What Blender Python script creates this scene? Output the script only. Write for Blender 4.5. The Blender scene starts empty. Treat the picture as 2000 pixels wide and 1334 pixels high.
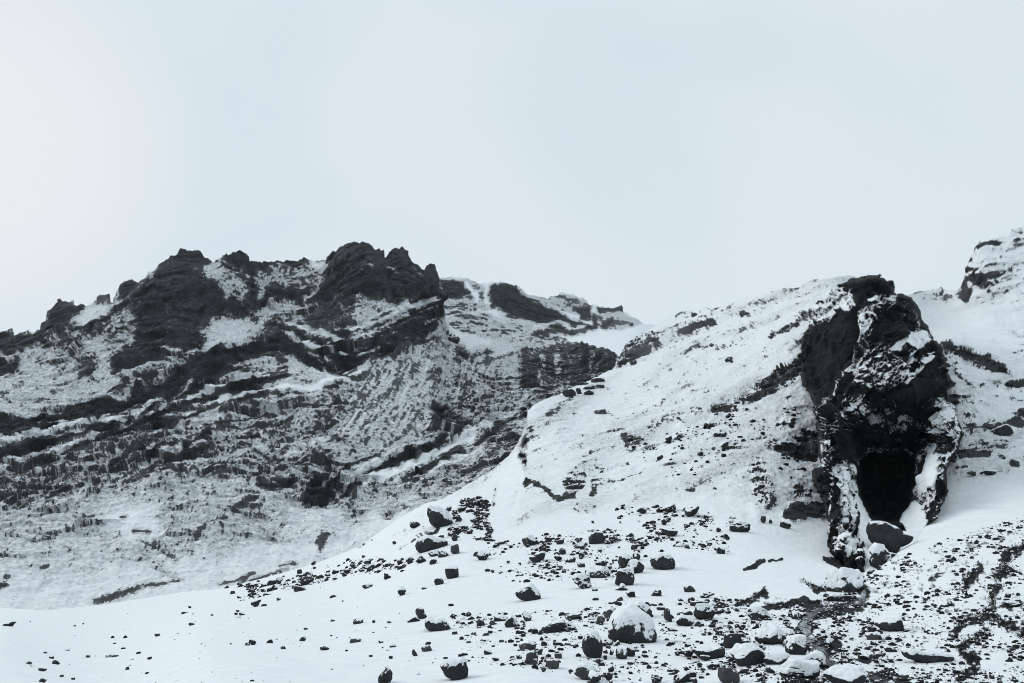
import bpy, bmesh, math, random
import numpy as np

rng = np.random.default_rng(7)
random.seed(7)
scene = bpy.context.scene
COL = scene.collection

# ------------------------------------------------------------------ camera
F = 1556.0                       # focal length in image pixels (2000 wide frame, 28 mm lens)
PITCH = math.radians(16.2)
CAM = np.array([0.0, 0.0, 0.0])  # eye at the origin, about 1.7 m over the snow
cd = bpy.data.cameras.new("camera")
cd.sensor_width = 36.0
cd.lens = 36.0 * F / 2000.0
cd.clip_start = 0.1
cd.clip_end = 6000
cam = bpy.data.objects.new("camera", cd)
cam.location = CAM
cam.rotation_euler = (math.pi / 2 + PITCH, 0, 0)
COL.objects.link(cam)
scene.camera = cam

# ------------------------------------------------------------------ sky, sun, exposure
SUN_EL, SUN_AZ = math.radians(34), math.radians(-68)     # behind the cloud, to the left
w = bpy.data.worlds.new("World")
scene.world = w
w.use_nodes = True
nt = w.node_tree
nt.nodes.clear()
def N(tree, typ, **kw):
    n = tree.nodes.new(typ)
    for k, v in kw.items():
        setattr(n, k, v)
    return n
def wire(tree, a, b):
    tree.links.new(a, b)
out = N(nt, "ShaderNodeOutputWorld")
bg = N(nt, "ShaderNodeBackground")
bg.inputs["Strength"].default_value = 0.10
sky = N(nt, "ShaderNodeTexSky", sky_type="NISHITA")
sky.sun_disc = False
sky.sun_elevation = SUN_EL
sky.sun_rotation = SUN_AZ
sky.dust_density = 3.0
# an overcast deck over the clear sky: soft wide cloud, brighter overhead and round the hidden sun
tc = N(nt, "ShaderNodeTexCoord")
mp = N(nt, "ShaderNodeMapping")
mp.inputs["Scale"].default_value = (1.0, 1.0, 1.6)
cl = N(nt, "ShaderNodeTexNoise")
cl.inputs["Scale"].default_value = 1.7
cl.inputs["Detail"].default_value = 3.0
cl.inputs["Roughness"].default_value = 0.45
cl.inputs["Distortion"].default_value = 0.6
ramp = N(nt, "ShaderNodeValToRGB")
ramp.color_ramp.elements[0].position = 0.36
ramp.color_ramp.elements[0].color = (0.622, 0.728, 0.797, 1)
ramp.color_ramp.elements[1].position = 0.64
ramp.color_ramp.elements[1].color = (0.712, 0.785, 0.836, 1)
sep = N(nt, "ShaderNodeSeparateXYZ")
zr = N(nt, "ShaderNodeMapRange")          # the deck is brighter overhead than low down
zr.inputs["From Min"].default_value = 0.62
zr.inputs["From Max"].default_value = 1.0
zr.inputs["To Min"].default_value = 1.0
zr.inputs["To Max"].default_value = 1.15
# glow of the veiled sun
sd = N(nt, "ShaderNodeVectorMath", operation="DOT_PRODUCT")
sd.inputs[1].default_value = (math.sin(math.radians(-37)) * math.cos(math.radians(25)), math.cos(math.radians(-37)) * math.cos(math.radians(25)), math.sin(math.radians(25)))
gl = N(nt, "ShaderNodeMapRange", interpolation_type="SMOOTHSTEP")
gl.inputs["From Min"].default_value = 0.974
gl.inputs["From Max"].default_value = 1.0
gl.inputs["To Min"].default_value = 0.0
gl.inputs["To Max"].default_value = 0.8
mg = N(nt, "ShaderNodeMix", data_type="RGBA", blend_type="MIX")
mg.inputs["B"].default_value = (0.81, 0.835, 0.845, 1)
mul = N(nt, "ShaderNodeVectorMath", operation="SCALE")
mul10 = N(nt, "ShaderNodeVectorMath", operation="SCALE")
mul10.inputs["Scale"].default_value = 10.0
mix = N(nt, "ShaderNodeMix", data_type="RGBA")
mix.inputs["Factor"].default_value = 0.96
wire(nt, tc.outputs["Generated"], mp.inputs["Vector"])
wire(nt, mp.outputs["Vector"], cl.inputs["Vector"])
wire(nt, cl.outputs["Fac"], ramp.inputs["Fac"])
wire(nt, tc.outputs["Generated"], sep.inputs[0])
wire(nt, sep.outputs["Z"], zr.inputs["Value"])
wire(nt, tc.outputs["Generated"], sd.inputs[0])
wire(nt, sd.outputs["Value"], gl.inputs["Value"])
wire(nt, ramp.outputs["Color"], mg.inputs["A"])
wire(nt, gl.outputs["Result"], mg.inputs["Factor"])
wire(nt, mg.outputs["Result"], mul.inputs[0])
wire(nt, zr.outputs["Result"], mul.inputs["Scale"])
wire(nt, mul.outputs["Vector"], mul10.inputs[0])
wire(nt, sky.outputs["Color"], mix.inputs["A"])
wire(nt, mul10.outputs["Vector"], mix.inputs["B"])
wire(nt, mix.outputs["Result"], bg.inputs["Color"])
wire(nt, bg.outputs["Background"], out.inputs["Surface"])

sl = bpy.data.lights.new("sun", "SUN")
sl.energy = 1.0
sl.angle = math.radians(28)
sl.color = (1.0, 0.97, 0.93)
so = bpy.data.objects.new("sun", sl)
so.rotation_euler = (math.pi / 2 - SUN_EL, 0, -SUN_AZ + math.pi)
so.location = (-60, 40, 300)
COL.objects.link(so)
scene.view_settings.view_transform = "Standard"
scene.view_settings.look = "None"
scene.view_settings.exposure = 0.06
scene.view_settings.gamma = 1.0
scene.cycles.use_denoising = True
scene.cycles.filter_width = 0.95
scene.cycles.max_bounces = 5
scene.cycles.diffuse_bounces = 4
scene.cycles.volume_bounces = 1

# ------------------------------------------------------------------ numeric helpers
CP, SP = math.cos(PITCH), math.sin(PITCH)
def ray(u, v):
    """Direction (y = 1) of the sight line through image pixel (u, v)."""
    dx = (u - 1000.0) / F
    dy = (667.0 - v) / F
    y = CP - dy * SP
    return dx / y, (SP + dy * CP) / y
def world(u, v, Y):
    a, b = ray(u, v)
    return np.stack([a * Y, Y * np.ones_like(a), b * Y], -1)

def smooth(a, b, x):
    t = np.clip((x - a) / (b - a), 0, 1)
    return t * t * (3 - 2 * t)

_perm = rng.permutation(4096).astype(np.int64)
_val = rng.random(4096).astype(np.float32)
def vnoise(p):
    """Value noise in 0..1 at points p (n, 3)."""
    i = np.floor(p).astype(np.int64)
    f = (p - i).astype(np.float32)
    f = f * f * f * (f * (f * 6 - 15) + 10)
    def h(a, b, c):
        return _val[_perm[(_perm[(_perm[a & 4095] + b) & 4095] + c) & 4095]]
    x, y, z = i[:, 0], i[:, 1], i[:, 2]
    fx, fy, fz = f[:, 0], f[:, 1], f[:, 2]
    def lx(b, c):
        a0 = h(x, b, c); return a0 + (h(x + 1, b, c) - a0) * fx
    def ly(c):
        a0 = lx(y, c); return a0 + (lx(y + 1, c) - a0) * fy
    a0 = ly(z)
    return a0 + (ly(z + 1) - a0) * fz
_R = np.array([[0.36, 0.48, -0.8], [-0.8, 0.6, 0.0], [0.48, 0.64, 0.6]])
def fbm(p, octaves=5, gain=0.5, ridged=False):
    """Fractal noise, about -1..1."""
    s = np.zeros(len(p), np.float32); amp = 1.0; tot = 0.0
    q = p.astype(np.float64)
    for o in range(octaves):
        n = vnoise(q) * 2 - 1
        if ridged:
            n = 1 - 2 * np.abs(n)
        s += amp * n; tot += amp * 0.6
        amp *= gain
        q = (q @ _R.T) * 2.03 + 17.3
    return s / tot

def facet(p):
    """Blocky rock: every cell of a broken lattice is a tilted plane; about -1..1."""
    i = np.floor(p).astype(np.int64)
    best = np.full(len(p), 1e9, np.float32); val = np.zeros(len(p), np.float32)
    def h(c, salt):
        return _val[_perm[(_perm[(_perm[(c[:, 0] + salt) & 4095] + c[:, 1]) & 4095] + c[:, 2]) & 4095]]
    for ox in (-1, 0, 1):
        for oy in (-1, 0, 1):
            for oz in (-1, 0, 1):
                c = i + np.array([ox, oy, oz])
                d = np.stack([p[:, 0] - c[:, 0] - h(c, 11), p[:, 1] - c[:, 1] - h(c, 517), p[:, 2] - c[:, 2] - h(c, 1203)], -1)
                d2 = (d * d).sum(-1)
                m = d2 < best
                best[m] = d2[m]
                g = (d[m] * (np.stack([h(c[m], 31), h(c[m], 77), h(c[m], 205)], -1) - .5)).sum(-1)
                val[m] = 2.1 * g + .5 * (h(c[m], 900) - .5)
    return val
def facets(P, cell, mask, lie):
    """Blocks of one size, drawn out along beds that dip by lie = (slope, stretch)."""
    out = np.zeros(mask.shape, np.float32)
    if mask.any():
        p = P[mask]; ca, sa = math.cos(lie[0]), math.sin(lie[0])
        q = np.stack([(p[:, 0] * ca + p[:, 2] * sa) / lie[1], p[:, 1], (p[:, 2] * ca - p[:, 0] * sa) * 1.15], -1) / cell
        q = q + .3 * np.stack([vnoise(q * 1.7 + 5), vnoise(q * 1.7 + 50), vnoise(q * 1.7 + 90)], -1)
        out[mask] = facet(q)
    return out

def blur(a, s):
    """Separable gaussian-like blur by three box passes."""
    r = max(1, int(round(s)))
    for ax in (0, 1):
        for _ in range(3):
            b = np.moveaxis(a, ax, 0)
            pad = np.concatenate([np.repeat(b[:1], r + 1, 0), b, np.repeat(b[-1:], r, 0)], 0)
            c = np.cumsum(pad, 0, dtype=np.float64)
            b = ((c[2 * r + 1:] - c[:-2 * r - 1]) / (2 * r + 1)).astype(np.float32)
            a = np.moveaxis(b, 0, ax)
    return np.ascontiguousarray(a)

def tps(ctrl):
    """Thin plate spline through (u, v, value) points; returns a function."""
    c = np.array(ctrl, float)
    xy = c[:, :2] / 500.0; z = np.log(c[:, 2]); n = len(c)
    def k(d2): return d2 * np.log(d2 + 1e-9)
    d2 = ((xy[:, None] - xy[None]) ** 2).sum(-1)
    A = np.zeros((n + 3, n + 3)); A[:n, :n] = k(d2) + np.eye(n) * 0.004
    A[:n, n] = 1; A[:n, n + 1:] = xy; A[n, :n] = 1; A[n + 1:, :n] = xy.T
    sol = np.linalg.solve(A, np.concatenate([z, np.zeros(3)]))
    def f(u, v):
        x = u.ravel() / 500.0; y = v.ravel() / 500.0
        r = np.empty(len(x))
        for s in range(0, len(x), 60000):
            a = x[s:s + 60000]; b = y[s:s + 60000]
            d = (a[:, None] - xy[:, 0]) ** 2 + (b[:, None] - xy[:, 1]) ** 2
            r[s:s + 60000] = k(d) @ sol[:n] + sol[n] + sol[n + 1] * a + sol[n + 2] * b
        return np.exp(r).reshape(u.shape)
    return f

# ------------------------------------------------------------------ rock and snow map of a slope, in image pixels
U0, V0, UW, VH = -300, 400, 2600, 1100
def inside(pts, x, y):
    """Signed distance into a polygon."""
    ins = np.zeros(x.shape, bool); dist = np.full(x.shape, 1e9, np.float32)
    n = len(pts)
    for i in range(n):
        (x0, y0), (x1, y1) = pts[i], pts[(i + 1) % n]
        if y0 != y1:
            ins ^= ((y0 > y) != (y1 > y)) & (x < (x1 - x0) * (y - y0) / (y1 - y0) + x0)
        L = (x1 - x0) ** 2 + (y1 - y0) ** 2 + 1e-6
        t = np.clip(((x - x0) * (x1 - x0) + (y - y0) * (y1 - y0)) / L, 0, 1)
        dist = np.minimum(dist, (x - x0 - t * (x1 - x0)) ** 2 + (y - y0 - t * (y1 - y0)) ** 2)
    return np.sqrt(dist) * np.where(ins, 1, -1)
class ImageMap:  # rasters painted in image pixel coordinates
    """How much rock shows through the snow, which way the strata run, and the relief, over a slope face."""
    def __init__(self, base, direction=(1, -0.3)):
        self.D = np.full((VH, UW), base, np.float32)
        self.H = np.zeros((VH, UW), np.float32)
        self.E = np.zeros((VH, UW), np.float32)
        a = math.atan2(direction[1], direction[0])
        self.c2 = np.full((VH, UW), math.cos(2 * a), np.float32)
        self.s2 = np.full((VH, UW), math.sin(2 * a), np.float32)
    def _box(self, pts, m):
        x0 = max(0, int(min(p[0] for p in pts) - U0 - m)); x1 = min(UW, int(max(p[0] for p in pts) - U0 + m) + 1)
        y0 = max(0, int(min(p[1] for p in pts) - V0 - m)); y1 = min(VH, int(max(p[1] for p in pts) - V0 + m) + 1)
        if x1 <= x0 or y1 <= y0:
            return None
        yy, xx = np.mgrid[y0:y1, x0:x1].astype(np.float32)
        return (slice(y0, y1), slice(x0, x1)), xx + U0, yy + V0
    def _put(self, sl, a, d, direction, h, e=0):
        if e:
            self.E[sl] += e * a
        if d is not None:
            self.D[sl] = self.D[sl] * (1 - a) + d * a
        if direction is not None:
            t = math.atan2(direction[1], direction[0])
            self.c2[sl] = self.c2[sl] * (1 - a) + math.cos(2 * t) * a
            self.s2[sl] = self.s2[sl] * (1 - a) + math.sin(2 * t) * a
        if h:
            self.H[sl] += h * a
    def area(self, pts, d=None, soft=8, direction=None, h=0, e=0):
        b = self._box(pts, soft + 2)
        if b is None: return
        sl, x, y = b
        sdist = inside(pts, x, y)
        self._put(sl, smooth(-soft, soft, sdist), d, direction, h, e)
    def band(self, pts, d=None, soft=3, direction=None, h=0, e=0):
        if direction is None and d is not None and d > .6 and len(pts) > 1:
            direction = (pts[-1][0] - pts[0][0] + .01, pts[-1][1] - pts[0][1])      # beds run along their own line
        m = max(p[2] for p in pts) + soft + 2
        b = self._box(pts, m)
        if b is None: return
        sl, x, y = b
        best = np.full(x.shape, -1e9, np.float32)
        if len(pts) == 1:
            pts = pts + [(pts[0][0] + .5, pts[0][1], pts[0][2])]
        for (x0, y0, w0), (x1, y1, w1) in zip(pts[:-1], pts[1:]):
            L = (x1 - x0) ** 2 + (y1 - y0) ** 2 + 1e-6
            t = np.clip(((x - x0) * (x1 - x0) + (y - y0) * (y1 - y0)) / L, 0, 1)
            dd = np.sqrt((x - x0 - t * (x1 - x0)) ** 2 + (y - y0 - t * (y1 - y0)) ** 2)
            best = np.maximum(best, w0 + t * (w1 - w0) - dd)
        self._put(sl, smooth(-soft, soft, best), d, direction, h, e)
    def finish(self, warp=7.0):
        t = 0.5 * np.arctan2(blur(self.s2, 8), blur(self.c2, 8))
        dx, dy = np.cos(t).astype(np.float32), np.sin(t).astype(np.float32)
        yy, xx = np.mgrid[0:VH, 0:UW].astype(np.float32)
        def lic(noise, steps, step):
            acc = noise.copy()
            for sgn in (1, -1):
                x = xx.copy(); y = yy.copy()
                for k in range(steps):
                    xi = np.clip(x, 0, UW - 1).astype(np.int32); yi = np.clip(y, 0, VH - 1).astype(np.int32)
                    x += sgn * step * dx[yi, xi]; y += sgn * step * dy[yi, xi]
                    xi = np.clip(x, 0, UW - 1).astype(np.int32); yi = np.clip(y, 0, VH - 1).astype(np.int32)
                    acc += noise[yi, xi]
            acc -= acc.mean(); acc /= acc.std()
            return acc
        r = lambda: rng.standard_normal((VH, UW)).astype(np.float32)
        fine = lic(blur(r(), 1), 9, 1.5)
        coarse = lic(blur(r(), 3), 9, 4.0)
        broad = lic(blur(r(), 8), 8, 9.0)
        iso = blur(r(), 1); iso /= iso.std()
        iso2 = blur(r(), 2.0); iso2 /= iso2.std()
        self.fine, self.coarse, self.broad, self.iso = fine, coarse, broad, iso * .75 + iso2 * .65
        # ragged outlines
        def wn(s):
            a = blur(r(), s); return a / a.std()
        wx = wn(18) * warp + wn(6) * warp * .5 + wn(2) * warp * .22
        wy = wn(18) * warp * .7 + wn(6) * warp * .4 + wn(2) * warp * .2
        xi = np.clip(xx + wx, 0, UW - 1).astype(np.int32); yi = np.clip(yy + wy, 0, VH - 1).astype(np.int32)
        self.D = blur(self.D[yi, xi], 1); self.H = blur(self.H, 2); self.E = blur(self.E[yi, xi], 1)
        self.K = blur(self.D, 3)            # how rugged the face is, apart from thin beds laid on later
    def at(self, name, u, v):
        a = getattr(self, name)
        x = np.clip(u - U0, 0, UW - 1.001); y = np.clip(v - V0, 0, VH - 1.001)
        xi = x.astype(np.int32); yi = y.astype(np.int32); fx = x - xi; fy = y - yi
        return (a[yi, xi] * (1 - fx) + a[yi, xi + 1] * fx) * (1 - fy) + (a[yi + 1, xi] * (1 - fx) + a[yi + 1, xi + 1] * fx) * fy

def grid_normals(P):
    du = np.gradient(P, axis=1); dv = np.gradient(P, axis=0)
    n = np.cross(du, -dv)
    n /= np.linalg.norm(n, axis=-1, keepdims=True) + 1e-9
    n[(n * P).sum(-1) > 0] *= -1          # facing the valley
    return n

# ------------------------------------------------------------------ meshes
def mesh_object(name, verts, faces, mat, parent=None, attrs=None, smooth_shade=True):
    me = bpy.data.meshes.new(name)
    verts = np.asarray(verts, np.float32); faces = np.asarray(faces, np.int32)
    k = faces.shape[1]
    me.vertices.add(len(verts)); me.vertices.foreach_set("co", verts.ravel())
    me.loops.add(faces.size); me.loops.foreach_set("vertex_index", faces.ravel())
    me.polygons.add(len(faces))
    me.polygons.foreach_set("loop_start", np.arange(0, faces.size, k, dtype=np.int32))
    me.polygons.foreach_set("loop_total", np.full(len(faces), k, np.int32))
    me.update(calc_edges=True)
    if smooth_shade:
        me.polygons.foreach_set("use_smooth", np.ones(len(faces), bool))
    for an, av in (attrs or {}).items():
        a = me.attributes.new(an, "FLOAT", "POINT")
        a.data.foreach_set("value", np.asarray(av, np.float32).ravel())
    me.materials.append(mat)
    o = bpy.data.objects.new(name, me)
    COL.objects.link(o)
    if parent is not None:
        o.parent = parent
    return o
def grid_faces(nr, nc):
    i = np.arange(nr * nc).reshape(nr, nc)
    return np.stack([i[:-1, :-1], i[1:, :-1], i[1:, 1:], i[:-1, 1:]], -1).reshape(-1, 4)
def compact(verts, faces, attrs):
    used = np.unique(faces)
    m = np.full(len(verts), -1, np.int64); m[used] = np.arange(len(used))
    return verts[used], m[faces], {k: np.asarray(a).ravel()[used] for k, a in attrs.items()}

# ------------------------------------------------------------------ materials
def terrain_material(name, scale, rock_a, rock_b, snow=(0.835, 0.855, 0.87), bump=0.6, edge=0.6, wet=0.75):
    m = bpy.data.materials.new(name); m.use_nodes = True
    t = m.node_tree; t.nodes.clear()
    o = N(t, "ShaderNodeOutputMaterial"); p = N(t, "ShaderNodeBsdfPrincipled")
    at = N(t, "ShaderNodeAttribute", attribute_name="rock")
    geo = N(t, "ShaderNodeNewGeometry")
    n1 = N(t, "ShaderNodeTexNoise"); n1.inputs["Scale"].default_value = 1.0 / scale; n1.inputs["Detail"].default_value = 5; n1.inputs["Roughness"].default_value = .65
    n2 = N(t, "ShaderNodeTexNoise"); n2.inputs["Scale"].default_value = 0.13 / scale; n2.inputs["Detail"].default_value = 4
    n3 = N(t, "ShaderNodeTexNoise"); n3.inputs["Scale"].default_value = 0.5 / scale; n3.inputs["Detail"].default_value = 6; n3.inputs["Roughness"].default_value = .7
    for n in (n1, n2, n3):
        wire(t, geo.outputs["Position"], n.inputs["Vector"])
    # ragged edge of the snow: two sizes of grain decide what pokes through
    n4 = N(t, "ShaderNodeTexNoise"); n4.inputs["Scale"].default_value = 0.45 / scale; n4.inputs["Detail"].default_value = 4; n4.inputs["Roughness"].default_value = .6
    wire(t, geo.outputs["Position"], n4.inputs["Vector"])
    def spread(n, lo, hi, amp):
        r = N(t, "ShaderNodeMapRange"); r.inputs["From Min"].default_value = lo; r.inputs["From Max"].default_value = hi
        r.inputs["To Min"].default_value = -amp; r.inputs["To Max"].default_value = amp
        wire(t, n.outputs["Fac"], r.inputs["Value"]); return r
    s1, s4 = spread(n1, .3, .7, edge * .5), spread(n4, .32, .68, edge * .16)
    a1 = N(t, "ShaderNodeMath", operation="ADD"); a2 = N(t, "ShaderNodeMath", operation="ADD")
    wire(t, s1.outputs[0], a1.inputs[0]); wire(t, s4.outputs[0], a1.inputs[1]); wire(t, a1.outputs[0], a2.inputs[0]); wire(t, at.outputs["Fac"], a2.inputs[1])
    mk = N(t, "ShaderNodeMapRange", interpolation_type="SMOOTHSTEP"); mk.inputs["From Min"].default_value = .36; mk.inputs["From Max"].default_value = .64
    wire(t, a2.outputs[0], mk.inputs["Value"])
    ve = N(t, "ShaderNodeAttribute", attribute_name="veil")          # thin snow that lets dark stone through; on the hill also painted shading
    vm = N(t, "ShaderNodeMapRange"); vm.inputs["From Min"].default_value = .3; vm.inputs["From Max"].default_value = .7
    wire(t, n4.outputs["Fac"], vm.inputs["Value"])
    vx = N(t, "ShaderNodeMath", operation="MULTIPLY"); wire(t, ve.outputs["Fac"], vx.inputs[0]); wire(t, vm.outputs[0], vx.inputs[1])
    dz = N(t, "ShaderNodeMath", operation="MULTIPLY_ADD"); dz.inputs[1].default_value = -.10; dz.inputs[2].default_value = 1.0
    wire(t, ve.outputs["Fac"], dz.inputs[0])
    dm = N(t, "ShaderNodeMath", operation="MULTIPLY"); wire(t, mk.outputs[0], dm.inputs[0]); wire(t, dz.outputs[0], dm.inputs[1])
    mr = N(t, "ShaderNodeMath", operation="MAXIMUM"); wire(t, dm.outputs[0], mr.inputs[0]); wire(t, vx.outputs[0], mr.inputs[1])
    rc = N(t, "ShaderNodeMix", data_type="RGBA"); rc.inputs["A"].default_value = (*rock_a, 1); rc.inputs["B"].default_value = (*rock_b, 1)
    cr = N(t, "ShaderNodeMapRange"); cr.inputs["From Min"].default_value = .35; cr.inputs["From Max"].default_value = .7
    cmix = N(t, "ShaderNodeMath", operation="MULTIPLY_ADD"); cmix.inputs[1].default_value = .55
    ch = N(t, "ShaderNodeMath", operation="MULTIPLY"); ch.inputs[1].default_value = .45
    wire(t, n3.outputs["Fac"], ch.inputs[0]); wire(t, n2.outputs["Fac"], cmix.inputs[0]); wire(t, ch.outputs[0], cmix.inputs[2]); wire(t, cmix.outputs[0], cr.inputs["Value"]); wire(t, cr.outputs[0], rc.inputs["Factor"])
    sc = N(t, "ShaderNodeMix", data_type="RGBA"); sc.inputs["A"].default_value = (snow[0] * .93, snow[1] * .945, snow[2] * .955, 1); sc.inputs["B"].default_value = (*snow, 1)
    sr = N(t, "ShaderNodeMapRange"); sr.inputs["From Min"].default_value = .35; sr.inputs["From Max"].default_value = .65
    wire(t, n2.outputs["Fac"], sr.inputs["Value"]); wire(t, sr.outputs[0], sc.inputs["Factor"])
    cm = N(t, "ShaderNodeMix", data_type="RGBA")
    wire(t, mr.outputs[0], cm.inputs["Factor"]); wire(t, sc.outputs["Result"], cm.inputs["A"]); wire(t, rc.outputs["Result"], cm.inputs["B"])
    wire(t, cm.outputs["Result"], p.inputs["Base Color"])
    p.inputs["Roughness"].default_value = .85
    p.inputs["Specular IOR Level"].default_value = .12
    bm_ = N(t, "ShaderNodeBump"); bm_.inputs["Strength"].default_value = 1.0; bm_.inputs["Distance"].default_value = scale * bump
    hb = N(t, "ShaderNodeMath", operation="MULTIPLY_ADD")       # rough rock, soft snow lying on top of it
    k = N(t, "ShaderNodeMapRange"); k.inputs["To Min"].default_value = .22; k.inputs["To Max"].default_value = 1.2
    wire(t, mr.outputs[0], k.inputs["Value"])
    inv = N(t, "ShaderNodeMath", operation="MULTIPLY"); inv.inputs[1].default_value = -.35
    wire(t, mr.outputs[0], inv.inputs[0])
    wire(t, n3.outputs["Fac"], hb.inputs[0]); wire(t, k.outputs[0], hb.inputs[1]); wire(t, inv.outputs[0], hb.inputs[2])
    wire(t, hb.outputs[0], bm_.inputs["Height"]); wire(t, bm_.outputs[0], p.inputs["Normal"])
    wire(t, p.outputs[0], o.inputs["Surface"])
    return m
M_MOUNT = terrain_material("mountain_rock_and_snow", 0.32, (0.009, 0.0115, 0.0135), (0.030, 0.035, 0.040))
M_HILL = terrain_material("hill_rock_and_snow", 0.15, (0.013, 0.015, 0.017), (0.045, 0.048, 0.052))
M_TOWER = terrain_material("tower_rock_and_snow", 0.14, (0.008, 0.009, 0.010), (0.024, 0.026, 0.028))
M_GROUND = terrain_material("ground_snow_and_gravel", 0.05, (0.009, 0.0105, 0.012), (0.032, 0.035, 0.038))
M_BOULDER = terrain_material("boulder_basalt", 0.06, (0.012, 0.0135, 0.015), (0.042, 0.045, 0.050), edge=.35)
M_BROWN = terrain_material("boulder_grey_basalt", 0.06, (0.035, 0.037, 0.040), (0.075, 0.077, 0.080), edge=.35)
M_CAP = terrain_material("snow_cap", 0.15, (0.02, 0.022, 0.025), (0.05, 0.053, 0.058), edge=.5)

# ------------------------------------------------------------------ slopes: image pixels with a chosen distance (u, v, distance) and what shows on them
def sheet(image_map, u, v, Y, amp, wave, rough=0.25, streak=1.0, geo=1.0, gain=.55, octaves=8, soft=.40, grain=.55, fine=.6, coarse=.32, broad=.2, block=1.0, crest=None, lie=(.25, 1.8), fine_geo=.7, drift=None, veins=.5):
    """Grid of points over a slope with real relief; returns points and the share of rock at each."""
    P = world(u, v, Y)
    n0 = grid_normals(P)
    n = n0 - P / np.linalg.norm(P, axis=-1, keepdims=True) * .9      # relief grows out of the slope and over the valley
    n /= np.linalg.norm(n, axis=-1, keepdims=True)
    D = image_map.at("D", u, v); H = image_map.at("H", u, v); K = image_map.at("K", u, v)
    fi, co, br, iso = (image_map.at(a, u, v) for a in ("fine", "coarse", "broad", "iso"))
    px = (Y / F)
    flat = P.reshape(-1, 3)
    big = fbm(flat / wave, octaves, gain).reshape(u.shape)
    rid = fbm(flat / (wave * .35) + 40, max(3, octaves - 2), .55, ridged=True).reshape(u.shape)
    k = rough + (1 - rough) * smooth(0.05, .6, K)
    disp = H * px + amp * k * (big * .8 + rid * .35) + px * k * streak * (br * 1.6 + co * 1.2 + fi * .5 + iso * .5)
    if drift is not None:
        disp = disp + drift * fbm(flat / 5.5 + 9, 5, .5).reshape(u.shape)
    kf = smooth(.12, .7, K)
    mk_ = kf > .02
    disp = disp + np.asarray(amp) * kf * block * (.8 * facets(P, wave * .26, mk_, lie) + .42 * facets(P + 31, wave * .1, mk_, lie) + .19 * facets(P + 77, wave * .042, mk_, lie))
    facing = np.abs((n0 * P).sum(-1)) / np.linalg.norm(P, axis=-1)       # walls that run along the sight line carry few points: keep them plain
    disp = disp * smooth(.02, .32, facing)
    if crest is not None:
        disp = disp * crest
    P = P + n * disp[..., None]
    n2 = grid_normals(P)
    nz = n2[..., 2]
    rel = (nz - blur(nz.astype(np.float32), 22)); rel = np.clip(rel / (rel.std() + 1e-6), -2.5, 2.5)
    rel2 = nz - blur(nz.astype(np.float32), 5); rel2 = np.clip(rel2 / (rel2.std() + 1e-6), -2.5, 2.5)
    rel = rel * geo + rel2 * fine_geo
    tex = fi * fine + iso * grain + co * coarse + br * broad - rel
    tex /= tex.std()
    for sc_, wd_ in ((.16, .10), (.07, .13)):                   # snow caught in cracks and runnels
        nl = fbm(flat * np.array([1, 1, .8]) / (wave * sc_) + 60, 3, .5).reshape(u.shape)
        tex = tex - veins * smooth(wd_, 0, np.abs(nl)) * (.6 + .4 * (fi > 0))
    q = 0.5 * (1 + np.tanh(tex * .8))                          # 0..1, about even
    rock = np.clip(.5 + (q - (1.45 - 1.9 * D)) / (2 * soft), -.6, 1.6)
    return P, rock, D, n2

def crest_rows(us, T, bottom, t):
    """Rows that follow the crest at the top and run level further down."""
    kx = np.ones(31) / 31
    Ts = np.convolve(np.pad(T, 15, mode="edge"), kx, "valid")
    return Ts[None] + (bottom - Ts)[None] * t + (T - Ts)[None] * np.exp(-t * 17) * (1 - t)

# ---- far mountain
A = ImageMap(.50, (1, -.35))
A.area([(-300, 985), (0, 1000), (130, 975), (300, 938), (420, 925), (520, 945), (600, 978), (700, 968), (800, 955), (900, 945), (900, 1300), (-300, 1300)], .36, 30, (-.35, 1))
A.area([(-300, 1080), (150, 1060), (420, 1090), (640, 1050), (800, 1000), (800, 1300), (-300, 1300)], .29, 30, (-.5, 1))
A.area([(-300, 1125), (200, 1120), (450, 1075), (640, 1035), (800, 975), (850, 1300), (-300, 1300)], .21, 26)
A.area([(220, 985), (300, 985), (330, 1050), (250, 1055), (200, 1010)], .2, 20)
A.area([(560, 1000), (660, 990), (700, 1040), (640, 1060), (560, 1040)], .26, 15)
A.area([(-300, 690), (60, 690), (180, 650), (230, 700), (300, 740), (200, 785), (0, 810), (-300, 820)], .35, 14, (1, -.45))
A.area([(-300, 640), (0, 645), (75, 652), (50, 690), (18, 690), (0, 684), (-300, 690)], .9, 3)
A.area([(73, 652), (93, 624), (107, 596), (117, 580), (143, 575), (141, 594), (163, 596), (146, 624), (140, 641), (120, 668), (51, 680)], .85, 5, (1, .1), 4)
A.area([(100, 655), (150, 640), (180, 690), (100, 690)], .58, 10)
A.area([(144, 622), (165, 602), (215, 585), (245, 585), (225, 605), (180, 640)], .28, 5, (1, -.5))
A.area([(183, 565), (215, 565), (214, 590), (185, 592)], .75, 3)
A.area([(224, 545), (266, 545), (262, 572), (226, 584)], .9, 3, None, 3)
A.band([(178, 643, 5), (200, 630, 8), (222, 618, 8), (245, 592, 10)], .93, 4)
A.area([(0, 700), (50, 700), (48, 720), (0, 727), (-300, 740), (-300, 705)], .95, 4)
A.area([(140, 700), (180, 695), (178, 735), (150, 735)], .75, 8)
A.band([(90, 700, 6), (130, 715, 8)], .5, 8)
A.area([(223, 713), (228, 695), (252, 668), (279, 617), (249, 602), (262, 569), (300, 540), (330, 480), (350, 470), (400, 470), (415, 505), (388, 520), (390, 540), (423, 548), (432, 569), (480, 600), (478, 615), (435, 622), (384, 634), (384, 668), (330, 689), (255, 716)], .835, 4, (.4, -1), 9)
A.area([(330, 640), (384, 634), (384, 668), (330, 689), (270, 700), (290, 670)], .82, 8)
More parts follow.
